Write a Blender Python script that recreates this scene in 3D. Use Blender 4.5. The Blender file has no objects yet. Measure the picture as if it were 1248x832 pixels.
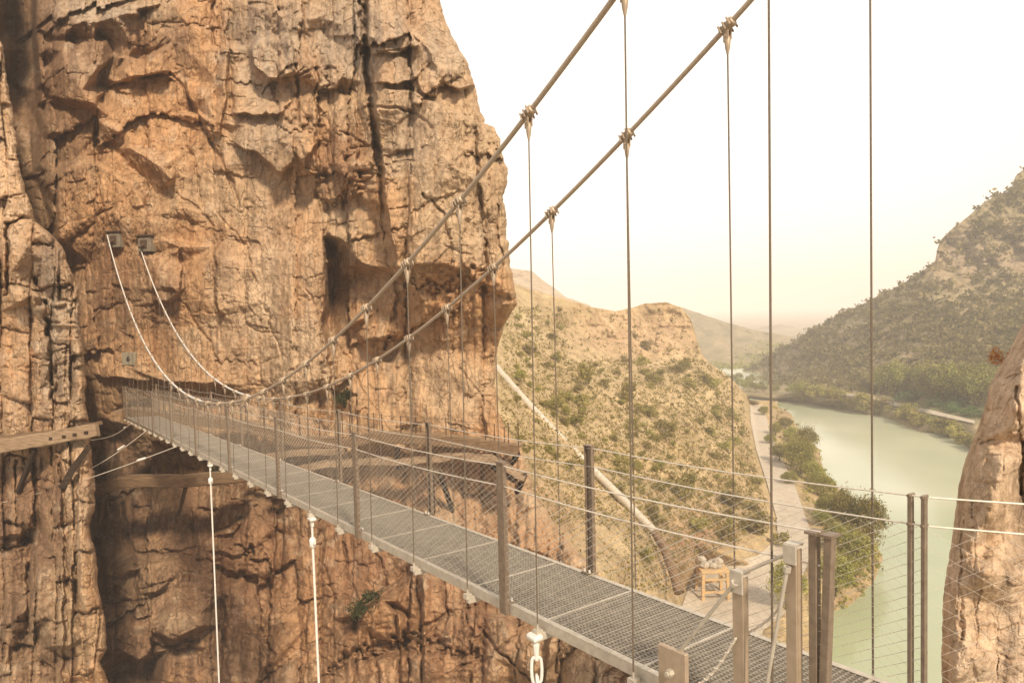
import bpy, math, random
import numpy as np
from mathutils import Vector
from mathutils.geometry import delaunay_2d_cdt
random.seed(7); RNG = np.random.default_rng(11)
SC = bpy.context.scene
COL = SC.collection
# ------------------------------------------------------------------ camera model (photo pixels, 1248 x 832)
F, PITCH, ROLL = 857.9, 0.04223, -0.02347
CP, SP, CR, SR = math.cos(PITCH), math.sin(PITCH), math.cos(ROLL), math.sin(ROLL)

def ray(px, py):
    dx = np.asarray(px, float) - 624.0; dy = np.asarray(py, float) - 416.0
    X = (dx * CR + dy * SR) / F; U = -(-dx * SR + dy * CR) / F
    return X, CP + U * SP, -SP + U * CP

def at(px, py, Z):
    x, y, z = ray(px, py)
    return np.stack([x * Z, y * Z, z * Z], -1)

def at_level(px, py, z):            # where the sight line through a point meets a level
    r = ray(px, py); return at(px, py, z / r[2])

def level_depth(px, py, z):
    return z / ray(px, py)[2]

# ------------------------------------------------------------------ noise
def _h(ix, iy, iz):
    n = (ix * 374761393 + iy * 668265263 + iz * 1274126177) & 0xffffffff
    n = ((n ^ (n >> 13)) * 1274126177) & 0xffffffff
    n = ((n ^ (n >> 15)) * 2246822519) & 0xffffffff
    return ((n ^ (n >> 16)) & 0xffff) / 65535.0

def vnoise(x, y, z):
    x, y, z = np.broadcast_arrays(x, y, z)
    ix, iy, iz = (np.floor(a).astype(np.int64) for a in (x, y, z))
    fx, fy, fz = x - ix, y - iy, z - iz
    fx, fy, fz = (a * a * a * (a * (a * 6 - 15) + 10) for a in (fx, fy, fz))
    def lerp(a, b, t): return a + (b - a) * t
    c = [[[_h(ix + i, iy + j, iz + k) for k in (0, 1)] for j in (0, 1)] for i in (0, 1)]
    x00 = lerp(c[0][0][0], c[1][0][0], fx); x10 = lerp(c[0][1][0], c[1][1][0], fx)
    x01 = lerp(c[0][0][1], c[1][0][1], fx); x11 = lerp(c[0][1][1], c[1][1][1], fx)
    return lerp(lerp(x00, x10, fy), lerp(x01, x11, fy), fz) * 2 - 1

def fbm(x, y, z, octv=5, gain=.5, ridged=False):
    s = 0; a = 1; t = 0
    for o in range(octv):
        n = vnoise(x * 2.03 ** o + 17.3 * o, y * 2.03 ** o + 5.1 * o, z * 2.03 ** o + 9.7 * o)
        if ridged: n = 1 - 2 * np.abs(n)
        s = s + a * n; t += a; a *= gain
    return s / t

def worley(x, y, seed=0, jit=.9):
    """2-D cells: returns nearest and second distance, cell random numbers (4) and offset to the centre"""
    ix, iy = np.floor(x).astype(np.int64), np.floor(y).astype(np.int64)
    d1 = np.full(x.shape, 9.); d2 = np.full(x.shape, 9.)
    cx = np.zeros(x.shape, np.int64); cy = np.zeros(x.shape, np.int64); ox = np.zeros(x.shape); oy = np.zeros(x.shape)
    for i in (-1, 0, 1):
        for j in (-1, 0, 1):
            a, b = ix + i, iy + j
            qx = a + .5 + jit * (_h(a, b, seed * 7 + a * 0) - .5); qy = b + .5 + jit * (_h(a, b, seed * 7 + 3 + a * 0) - .5)
            ex, ey = x - qx, y - qy; d = np.hypot(ex, ey)
            m = d < d1
            d2 = np.where(m, d1, np.minimum(d2, d)); d1 = np.where(m, d, d1)
            cx = np.where(m, a, cx); cy = np.where(m, b, cy); ox = np.where(m, ex, ox); oy = np.where(m, ey, oy)
    z = cx * 0
    r = [_h(cx, cy, z + 20 + k + seed * 31) * 2 - 1 for k in range(4)]
    return d1, d2, r, ox, oy

# ------------------------------------------------------------------ depth maps from control points
class Map:
    def __init__(s, x0, x1, y0, y1, step=1.0):
        s.x0, s.y0, s.st = x0, y0, step
        s.xs = np.arange(x0, x1 + step, step); s.ys = np.arange(y0, y1 + step, step)
        s.X, s.Y = np.meshgrid(s.xs, s.ys); s.D = np.zeros_like(s.X)
    def tin(s, pts, border=None):
        pts = list(pts)
        if border is not None:
            for t in np.linspace(0, 1, 9):
                for q in ((s.xs[0] + t * (s.xs[-1] - s.xs[0]), s.ys[0] - 1), (s.xs[0] + t * (s.xs[-1] - s.xs[0]), s.ys[-1] + 1),
                          (s.xs[0] - 1, s.ys[0] + t * (s.ys[-1] - s.ys[0])), (s.xs[-1] + 1, s.ys[0] + t * (s.ys[-1] - s.ys[0]))):
                    pts.append((q[0], q[1], border(q[0], q[1])))
        seen = {}
        for p in pts: seen[(round(p[0], 1), round(p[1], 1))] = p[2]
        vv = [Vector(k) for k in seen]; vals = list(seen.values())
        ov, oe, of, iv, ie, if_ = delaunay_2d_cdt(vv, [], [], 0, 1e-4)
        val = [vals[i[0]] if i else 0 for i in iv]
        out = np.zeros_like(s.X)
        for f in of:
            a, b, c = (ov[i] for i in f); va, vb, vc = (val[i] for i in f)
            i0 = max(0, int((min(a.x, b.x, c.x) - s.x0) / s.st)); i1 = min(len(s.xs), int((max(a.x, b.x, c.x) - s.x0) / s.st) + 2)
            j0 = max(0, int((min(a.y, b.y, c.y) - s.y0) / s.st)); j1 = min(len(s.ys), int((max(a.y, b.y, c.y) - s.y0) / s.st) + 2)
            if i1 <= i0 or j1 <= j0: continue
            det = (b.y - c.y) * (a.x - c.x) + (c.x - b.x) * (a.y - c.y)
            if abs(det) < 1e-9: continue
            X, Y = s.X[j0:j1, i0:i1], s.Y[j0:j1, i0:i1]
            l1 = ((b.y - c.y) * (X - c.x) + (c.x - b.x) * (Y - c.y)) / det
            l2 = ((c.y - a.y) * (X - c.x) + (a.x - c.x) * (Y - c.y)) / det
            l3 = 1 - l1 - l2
            m = (l1 >= -1e-6) & (l2 >= -1e-6) & (l3 >= -1e-6)
            sub = out[j0:j1, i0:i1]; sub[m] = (l1 * va + l2 * vb + l3 * vc)[m]
        return out
    def crack(s, poly, w, dep):
        poly = np.array(poly, float); pad = w * 4
        i0 = max(0, int((poly[:, 0].min() - pad - s.x0) / s.st)); i1 = int((poly[:, 0].max() + pad - s.x0) / s.st) + 1
        j0 = max(0, int((poly[:, 1].min() - pad - s.y0) / s.st)); j1 = int((poly[:, 1].max() + pad - s.y0) / s.st) + 1
        X, Y = s.X[j0:j1, i0:i1], s.Y[j0:j1, i0:i1]
        wx = X + 3.0 * vnoise(X / 11., Y / 11., 3.3) + 1.2 * vnoise(X / 4., Y / 4., 7.3)
        wy = Y + 3.0 * vnoise(X / 11., Y / 11., 8.3)
        d = np.full(X.shape, 1e9)
        for a, b in zip(poly[:-1], poly[1:]):
            ab = b - a; L = (ab ** 2).sum() + 1e-9
            t = np.clip(((wx - a[0]) * ab[0] + (wy - a[1]) * ab[1]) / L, 0, 1)
            d = np.minimum(d, np.hypot(wx - a[0] - t * ab[0], wy - a[1] - t * ab[1]))
        s.D[j0:j1, i0:i1] += dep * np.exp(-(d / w) ** 2) * (0.75 + .5 * vnoise(X / 25., Y / 25., 1.7))
    def step(s, poly, amp, H, w=1.6):
        '''a broken edge: the rock on the left of the travel direction (up, for a line running right) stands proud by amp, fading over H px'''
        poly = np.array(poly, float); pad = H * 2.6
        i0 = int(np.clip((poly[:, 0].min() - pad - s.x0) / s.st, 0, len(s.xs) - 2)); i1 = int(np.clip((poly[:, 0].max() + pad - s.x0) / s.st + 1, 1, len(s.xs)))
        j0 = int(np.clip((poly[:, 1].min() - pad - s.y0) / s.st, 0, len(s.ys) - 2)); j1 = int(np.clip((poly[:, 1].max() + pad - s.y0) / s.st + 1, 1, len(s.ys)))
        X, Y = s.X[j0:j1, i0:i1], s.Y[j0:j1, i0:i1]
        wx = X + 2.6 * vnoise(X / 13., Y / 13., 3.3) + 1.2 * vnoise(X / 4.5, Y / 4.5, 7.3); wy = Y + 2.6 * vnoise(X / 13., Y / 13., 8.3) + 1.2 * vnoise(X / 4.5, Y / 4.5, 1.3)
        seg = np.hypot(*(poly[1:] - poly[:-1]).T); tot = seg.sum(); acc = 0
        best = np.full(X.shape, 1e9); sd = np.zeros(X.shape); par = np.zeros(X.shape)
        for a, b, L in zip(poly[:-1], poly[1:], seg):
            d = (b - a) / L; tt = (wx - a[0]) * d[0] + (wy - a[1]) * d[1]; t = np.clip(tt, 0, L)
            ex, ey = wx - a[0] - t * d[0], wy - a[1] - t * d[1]; dist = np.hypot(ex, ey)
            side = np.sign((wx - a[0]) * d[1] - (wy - a[1]) * d[0] + 1e-9); m_ = dist < best
            best = np.where(m_, dist, best); sd = np.where(m_, dist * side, sd); par = np.where(m_, (acc + tt) / tot, par); acc += L
        win = np.clip(par / .16, 0, 1) * np.clip((1 - par) / .16, 0, 1)
        over = np.clip(np.maximum(-par, par - 1) * tot, 0, None)
        win = np.clip(win + .25, 0, 1) * np.exp(-(over / (H * .4)) ** 2)
        up = np.exp(-(np.maximum(sd, 0) / H) ** 1.15); sm = np.clip((sd + w) / (2 * w), 0, 1); sm = sm * sm * (3 - 2 * sm)
        s.D[j0:j1, i0:i1] += win * amp * (-sm * up + .14 * (1 - sm) * np.exp(-np.maximum(-sd, 0) / 7.))
    def sample(s, px, py, A=None):
        A = s.D if A is None else A
        u = np.clip((np.asarray(px, float) - s.x0) / s.st, 0, len(s.xs) - 1.001); v = np.clip((np.asarray(py, float) - s.y0) / s.st, 0, len(s.ys) - 1.001)
        i, j = u.astype(int), v.astype(int); fu, fv = u - i, v - j
        return (A[j, i] * (1 - fu) + A[j, i + 1] * fu) * (1 - fv) + (A[j + 1, i] * (1 - fu) + A[j + 1, i + 1] * fu) * fv

def blur(A, r):
    r = int(r)
    if r < 1: return A
    for ax in (0, 1):
        P = np.pad(A, [(r + 1, r) if k == ax else (0, 0) for k in (0, 1)], mode='edge')
        c = np.cumsum(P, axis=ax); n = A.shape[ax]
        A = (np.take(c, range(2 * r + 1, 2 * r + 1 + n), ax) - np.take(c, range(0, n), ax)) / (2 * r + 1)
    return A

# ------------------------------------------------------------------ materials
def nodes(name):
    m = bpy.data.materials.new(name); m.use_nodes = True
    nt = m.node_tree; b = nt.nodes['Principled BSDF']
    return m, nt, b

def N(nt, typ, **kw):
    n = nt.nodes.new(typ)
    for k, v in kw.items():
        if k in n.inputs: n.inputs[k].default_value = v
        else: setattr(n, k, v)
    return n

def ramp(nt, stops):
    r = nt.nodes.new('ShaderNodeValToRGB'); e = r.color_ramp.elements
    while len(e) < len(stops): e.new(.5)
    for el, (p, c) in zip(e, stops): el.position = p; el.color = (*c, 1) if len(c) == 3 else c
    return r

def simple(name, c1, c2, scale=20, rough=.7, metal=0, bump=.15, stretch=(1, 1, 1), spec=.3, dist=.01):
    m, nt, b = nodes(name)
    tc = N(nt, 'ShaderNodeTexCoord'); mp = N(nt, 'ShaderNodeMapping'); mp.inputs['Scale'].default_value = stretch
    nt.links.new(tc.outputs['Object'], mp.inputs['Vector'])
    n = N(nt, 'ShaderNodeTexNoise', Scale=scale, Detail=6, Roughness=.6)
    nt.links.new(mp.outputs['Vector'], n.inputs['Vector'])
    r = ramp(nt, [(.3, c1), (.7, c2)]); nt.links.new(n.outputs['Fac'], r.inputs['Fac'])
    nt.links.new(r.outputs['Color'], b.inputs['Base Color'])
    b.inputs['Roughness'].default_value = rough; b.inputs['Metallic'].default_value = metal
    b.inputs['Specular IOR Level'].default_value = spec
    if bump:
        bp = N(nt, 'ShaderNodeBump', Strength=bump, Distance=dist)
        nt.links.new(n.outputs['Fac'], bp.inputs['Height']); nt.links.new(bp.outputs['Normal'], b.inputs['Normal'])
    return m

def rock_material(name, s=1.0, bump=.5, grain=.22):
    m, nt, b = nodes(name); L = nt.links.new
    at_ = N(nt, 'ShaderNodeAttribute'); at_.attribute_name = 'tint'
    tc = N(nt, 'ShaderNodeTexCoord')
    n1 = N(nt, 'ShaderNodeTexNoise', Scale=2.2 * s, Detail=10, Roughness=.68); L(tc.outputs['Object'], n1.inputs['Vector'])
    n2 = N(nt, 'ShaderNodeTexNoise', Scale=14 * s, Detail=8, Roughness=.7); L(tc.outputs['Object'], n2.inputs['Vector'])
    mp = N(nt, 'ShaderNodeMapping'); mp.inputs['Scale'].default_value = (2.4 * s, 2.4 * s, grain * s); L(tc.outputs['Object'], mp.inputs['Vector'])
    n3 = N(nt, 'ShaderNodeTexNoise', Scale=1.5, Detail=6, Roughness=.6); L(mp.outputs['Vector'], n3.inputs['Vector'])
    r1 = ramp(nt, [(.30, (.60, .55, .50)), (.5, (1, 1, 1)), (.72, (1.25, 1.23, 1.2))]); L(n1.outputs['Fac'], r1.inputs['Fac'])
    r2 = ramp(nt, [(.27, (.42, .38, .34)), (.42, (.95, .95, .95)), (.60, (1.05, 1.05, 1.05)), (.75, (1.35, 1.33, 1.3))]); L(n2.outputs['Fac'], r2.inputs['Fac'])
    r3 = ramp(nt, [(.30, (.70, .62, .55)), (.48, (1, 1, 1)), (.7, (1.12, 1.1, 1.08))]); L(n3.outputs['Fac'], r3.inputs['Fac'])
    n5 = N(nt, 'ShaderNodeTexNoise', Scale=42 * s, Detail=4, Roughness=.7); L(tc.outputs['Object'], n5.inputs['Vector'])
    r5 = ramp(nt, [(.3, (.62, .6, .58)), (.5, (1, 1, 1)), (.7, (1.28, 1.28, 1.28))]); L(n5.outputs['Fac'], r5.inputs['Fac'])
    prev = at_.outputs['Color']
    for r in (r1, r2, r3, r5):
        mx = N(nt, 'ShaderNodeMix', data_type='RGBA', blend_type='MULTIPLY'); mx.inputs[0].default_value = .9
        L(prev, mx.inputs[6]); L(r.outputs['Color'], mx.inputs[7]); prev = mx.outputs[2]
    L(prev, b.inputs['Base Color'])
    b.inputs['Roughness'].default_value = .93; b.inputs['Specular IOR Level'].default_value = .15
    ad = N(nt, 'ShaderNodeMath', operation='MULTIPLY_ADD'); ad.inputs[1].default_value = .35
    L(n2.outputs['Fac'], ad.inputs[0]); L(n1.outputs['Fac'], ad.inputs[2])
    # hairline fractures: warped cell borders, present only in patches
    wv = N(nt, 'ShaderNodeMix', data_type='RGBA', blend_type='LINEAR_LIGHT'); wv.inputs[0].default_value = .12; L(tc.outputs['Object'], wv.inputs[6])
    n4 = N(nt, 'ShaderNodeTexNoise', Scale=1.3 * s, Detail=5); L(tc.outputs['Object'], n4.inputs['Vector']); L(n4.outputs['Color'], wv.inputs[7])
    ms = N(nt, 'ShaderNodeMapping'); ms.inputs['Scale'].default_value = (1, 1, .55); L(wv.outputs[2], ms.inputs['Vector'])
    prev_h = ad.outputs[0]
    for sc_, lo, hi in ((1.5, .0, .035), (4.2, .0, .05)):
        vo = N(nt, 'ShaderNodeTexVoronoi', feature='DISTANCE_TO_EDGE', Scale=sc_ * s); L(ms.outputs[0], vo.inputs['Vector'])
        m1 = N(nt, 'ShaderNodeMapRange'); m1.inputs[1].default_value = lo; m1.inputs[2].default_value = hi; m1.inputs[3].default_value = 1; m1.inputs[4].default_value = 0; L(vo.outputs['Distance'], m1.inputs[0])
        pt = N(nt, 'ShaderNodeTexNoise', Scale=.55 * sc_ * s, Detail=2); L(tc.outputs['Object'], pt.inputs['Vector'])
        m2 = N(nt, 'ShaderNodeMapRange'); m2.inputs[1].default_value = .48; m2.inputs[2].default_value = .62; m2.inputs[4].default_value = .7; L(pt.outputs['Fac'], m2.inputs[0])
        mu = N(nt, 'ShaderNodeMath', operation='MULTIPLY'); L(m1.outputs[0], mu.inputs[0]); L(m2.outputs[0], mu.inputs[1])
        sb = N(nt, 'ShaderNodeMath', operation='SUBTRACT'); L(prev_h, sb.inputs[0]); L(mu.outputs[0], sb.inputs[1]); prev_h = sb.outputs[0]
    bp = N(nt, 'ShaderNodeBump', Strength=bump, Distance=.10 / s); L(prev_h, bp.inputs['Height']); L(bp.outputs['Normal'], b.inputs['Normal'])
    return m

def leaf_material(name, c1, c2, c3):
    m, nt, b = nodes(name); L = nt.links.new
    at_ = N(nt, 'ShaderNodeAttribute'); at_.attribute_name = 'tint'
    oi = N(nt, 'ShaderNodeObjectInfo')
    sx = N(nt, 'ShaderNodeSeparateColor'); L(at_.outputs['Color'], sx.inputs[0])
    r = ramp(nt, [(0, c1), (.5, c2), (1, c3)]); L(sx.outputs[0], r.inputs['Fac'])
    hs = N(nt, 'ShaderNodeHueSaturation'); L(r.outputs['Color'], hs.inputs['Color'])
    mr = N(nt, 'ShaderNodeMapRange'); mr.inputs[3].default_value = .75; mr.inputs[4].default_value = 1.25
    L(oi.outputs['Random'], mr.inputs[0]); L(mr.outputs[0], hs.inputs['Value'])
    mh = N(nt, 'ShaderNodeMapRange'); mh.inputs[3].default_value = .48; mh.inputs[4].default_value = .515
    L(oi.outputs['Random'], mh.inputs[0]); L(mh.outputs[0], hs.inputs['Hue'])
    L(hs.outputs['Color'], b.inputs['Base Color']); b.inputs['Roughness'].default_value = .75; b.inputs['Specular IOR Level'].default_value = .2
    tr = N(nt, 'ShaderNodeBsdfTranslucent'); L(hs.outputs['Color'], tr.inputs['Color'])
    mx = N(nt, 'ShaderNodeMixShader'); mx.inputs[0].default_value = .38
    L(b.outputs[0], mx.inputs[1]); L(tr.outputs[0], mx.inputs[2]); L(mx.outputs[0], nt.nodes['Material Output'].inputs[0])
    return m

M = {}
M['rock'] = rock_material('limestone', 1.0, .85); M['hill'] = rock_material('scree', .12, .35); M['nearrock'] = rock_material('near_limestone', 2.2, .7, 1.4)
M['steel'] = simple('galvanised_steel', (.46, .415, .345), (.62, .565, .475), 14, .5, .35, .06)
M['grate'] = simple('grating_steel', (.29, .265, .225), (.42, .385, .335), 9, .5, .3, .05)
M['post'] = simple('weathered_post_steel', (.20, .15, .11), (.30, .235, .175), 18, .55, .35, .1)
M['plate'] = simple('pale_plate_steel', (.36, .28, .20), (.48, .38, .28), 10, .5, .25, .06)
M['cable'] = simple('steel_rope', (.38, .30, .23), (.58, .48, .38), 90, .5, .3, .3, (1, 1, .2))
M['hanger'] = simple('dark_wire_rope', (.15, .12, .09), (.25, .2, .15), 60, .5, .4, .1)
M['wire'] = simple('bright_wire', (.62, .55, .45), (.78, .72, .62), 30, .4, .25, 0)
M['white'] = simple('white_galvanised_and_glare', (.70, .68, .63), (.84, .82, .77), 25, .4, .1, .08)
M['wood'] = simple('weathered_timber', (.12, .075, .042), (.27, .18, .11), 3, .85, 0, .5, (1, 1, 9), .15, .02)
M['palewood'] = simple('sunbleached_timber', (.19, .125, .075), (.36, .26, .17), 4, .85, 0, .5, (1, 1, 7), .15, .02)
M['darkwood'] = simple('dark_timber', (.022, .015, .011), (.06, .04, .027), 4, .85, 0, .4, (1, 1, 7), .15, .02)
M['orangewood'] = simple('new_pine_boards', (.50, .32, .14), (.66, .46, .24), 6, .75, 0, .2, (1, 1, 5))
M['stone'] = simple('pale_rubble', (.36, .31, .25), (.55, .49, .40), 6, .9, 0, .5, dist=.05)
M['iron'] = simple('rusty_iron', (.06, .04, .03), (.14, .085, .055), 20, .75, .2, .2)
M['concrete'] = simple('old_concrete', (.16, .135, .10), (.27, .23, .18), 8, .9, 0, .3)
M['pipe'] = simple('pale_pipe', (.46, .41, .34), (.62, .57, .48), 3, .7, .1, .15)
M['path'] = simple('pale_gravel', (.42, .36, .28), (.55, .48, .385), 1.2, .95, 0, .3, dist=.05)
M['plaque'] = simple('grey_plaque', (.30, .27, .20), (.40, .36, .28), 30, .6, .1, .05)
M['ink'] = simple('dark_print', (.03, .027, .022), (.05, .045, .04), 30, .6, 0, 0)
M['leaf'] = leaf_material('dry_leaf', (.15, .14, .035), (.30, .265, .07), (.46, .39, .14))
M['pine'] = leaf_material('pine_needles', (.13, .14, .035), (.27, .265, .07), (.42, .38, .125))
M['shore'] = leaf_material('shore_pine', (.15, .155, .035), (.31, .29, .07), (.48, .42, .13))  # yellow-green leaf tone for the lake bank trees
M['hillpine'] = leaf_material('hill_pine', (.11, .105, .035), (.22, .20, .07), (.34, .29, .115))
M['dark'] = leaf_material('dark_leaf', (.025, .036, .016), (.05, .062, .026), (.10, .105, .045))
M['green'] = leaf_material('fresh_leaf', (.05, .10, .04), (.10, .18, .065), (.19, .26, .10))
M['rust'] = leaf_material('dry_rust_leaf', (.34, .12, .03), (.52, .22, .05), (.62, .34, .12))
M['bark'] = simple('bark', (.10, .07, .045), (.2, .14, .09), 12, .9, 0, .4)

# ------------------------------------------------------------------ object helpers
ORIG = {}
def link(o, parent=None):
    COL.objects.link(o)
    if parent is not None: o.parent = parent
    return o

def tag(o, label=None, cat=None, group=None, kind=None):
    if label: o['label'] = label
    if cat: o['category'] = cat
    if group: o['group'] = group
    if kind: o['kind'] = kind
    return o

def thing(name, loc, label, cat, group=None):
    o = bpy.data.objects.new(name, None); o.empty_display_size = .2; o.location = [float(c) for c in loc]
    link(o); ORIG[o] = np.array(loc, float); return tag(o, label, cat, group)

def npmesh(name, V, Fa, mat, smooth=False, tint=None, ftint=None):
    """V (n,3); Fa (m,k) all the same k"""
    V = np.asarray(V, np.float32); Fa = np.asarray(Fa, np.int32)
    me = bpy.data.meshes.new(name); k = Fa.shape[1]
    me.vertices.add(len(V)); me.vertices.foreach_set('co', V.ravel())
    me.loops.add(Fa.size); me.loops.foreach_set('vertex_index', Fa.ravel())
    me.polygons.add(len(Fa)); me.polygons.foreach_set('loop_start', np.arange(0, Fa.size, k, dtype=np.int32))
    try: me.polygons.foreach_set('loop_total', np.full(len(Fa), k, np.int32))
    except Exception: pass
    me.polygons.foreach_set('use_smooth', np.full(len(Fa), smooth, bool))
    me.update(calc_edges=True)
    if tint is not None:
        a = me.color_attributes.new('tint', 'FLOAT_COLOR', 'POINT')
        c = np.ones((len(V), 4), np.float32); c[:, :3] = tint; a.data.foreach_set('color', c.ravel())
    me.materials.append(mat)
    return me

def grid_mesh(name, P, mat, tint=None, flip=False):
    ny, nx = P.shape[:2]
    i = np.arange(ny * nx).reshape(ny, nx)
    q = np.stack([i[:-1, :-1], i[1:, :-1], i[1:, 1:], i[:-1, 1:]], -1).reshape(-1, 4)
    if flip: q = q[:, ::-1]
    return npmesh(name, P.reshape(-1, 3), q, mat, True, None if tint is None else tint.reshape(-1, 3))

class MB:
    def __init__(s): s.v = []; s.f = []
    def add(s, vs, fs):
        b = len(s.v); s.v += [tuple(map(float, v)) for v in vs]; s.f += [tuple(i + b for i in f) for f in fs]
    def box(s, c, ax, h, bev=0.0):
        """c centre, ax three unit axes, h half sizes; bev: chamfer on the long edges"""
        c = np.array(c, float); ax = [np.array(a, float) for a in ax]
        if bev <= 0:
            vs = [c + ax[0] * h[0] * i + ax[1] * h[1] * j + ax[2] * h[2] * k for i in (-1, 1) for j in (-1, 1) for k in (-1, 1)]
            s.add(vs, [(0, 1, 3, 2), (4, 6, 7, 5), (0, 4, 5, 1), (2, 3, 7, 6), (0, 2, 6, 4), (1, 5, 7, 3)]); return
        a, b = h[0], h[1]; e = bev
        ring = [(a - e, b), (a, b - e), (a, -b + e), (a - e, -b), (-a + e, -b), (-a, -b + e), (-a, b - e), (-a + e, b)]
        vs = [];
        for k, sc in ((-h[2], 0), (-h[2] + e, 1), (h[2] - e, 1), (h[2], 0)):
            for (x, y) in ring:
                if not sc: x, y = x - math.copysign(e * .8, x), y - math.copysign(e * .8, y)
                vs.append(c + ax[0] * x + ax[1] * y + ax[2] * k)
        fs = [tuple(range(7, -1, -1)), tuple(range(24, 32))]
        for r in range(3):
            for i in range(8): fs.append((r * 8 + i, r * 8 + (i + 1) % 8, r * 8 + 8 + (i + 1) % 8, r * 8 + 8 + i))
        s.add(vs, fs)
    def bar(s, p, q, w, h, up=(0, 0, 1), bev=0.0):
        p, q = np.array(p, float), np.array(q, float); d = q - p; L = np.linalg.norm(d); d = d / L
        up = np.array(up, float); sd = np.cross(d, up); sd /= np.linalg.norm(sd) + 1e-12; u = np.cross(sd, d)
        s.box((p + q) / 2, (sd, u, d), (w / 2, h / 2, L / 2), bev)
    def tube(s, pts, r, n=8, cap=True):
        pts = [np.array(p, float) for p in pts]; m = len(pts)
        rs = r if hasattr(r, '__len__') else [r] * m
        vs = []; ref = None
        for i, p in enumerate(pts):
            d = pts[min(i + 1, m - 1)] - pts[max(i - 1, 0)]; d /= np.linalg.norm(d) + 1e-12
            if ref is None: ref = np.array([0, 0, 1.]) if abs(d[2]) < .9 else np.array([1., 0, 0])
            a = np.cross(d, ref); a /= np.linalg.norm(a) + 1e-12; b = np.cross(d, a); ref = -b if False else ref
            for k in range(n):
                t = 2 * math.pi * k / n; vs.append(p + rs[i] * (a * math.cos(t) + b * math.sin(t)))
        fs = [(i * n + k, i * n + (k + 1) % n, (i + 1) * n + (k + 1) % n, (i + 1) * n + k) for i in range(m - 1) for k in range(n)]
        if cap: fs += [tuple(range(n - 1, -1, -1)), tuple(range((m - 1) * n, m * n))]
        s.add(vs, fs)
    def build(s, name, mat, parent=None, smooth=False, root=None):
        me = bpy.data.meshes.new(name)
        o = bpy.data.objects.new(name, me)
        org = ORIG.get(parent, np.zeros(3)) if parent is not None else (np.zeros(3) if root is None else np.array(root, float))
        V = [tuple(np.array(v) - org) for v in s.v]
        me.from_pydata(V, [], s.f); me.materials.append(mat)
        if smooth:
            me.polygons.foreach_set('use_smooth', [True] * len(me.polygons))
            try: me.set_sharp_from_angle(angle=math.radians(40))
            except Exception: pass
        me.update(); link(o, parent)
        ORIG[o] = org
        if parent is None and root is not None: o.location = root
        return o

# ================================================================== ROCK FACES
def interp(x, tab):
    t = np.array(tab, float); return np.interp(x, t[:, 0], t[:, 1])

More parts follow.
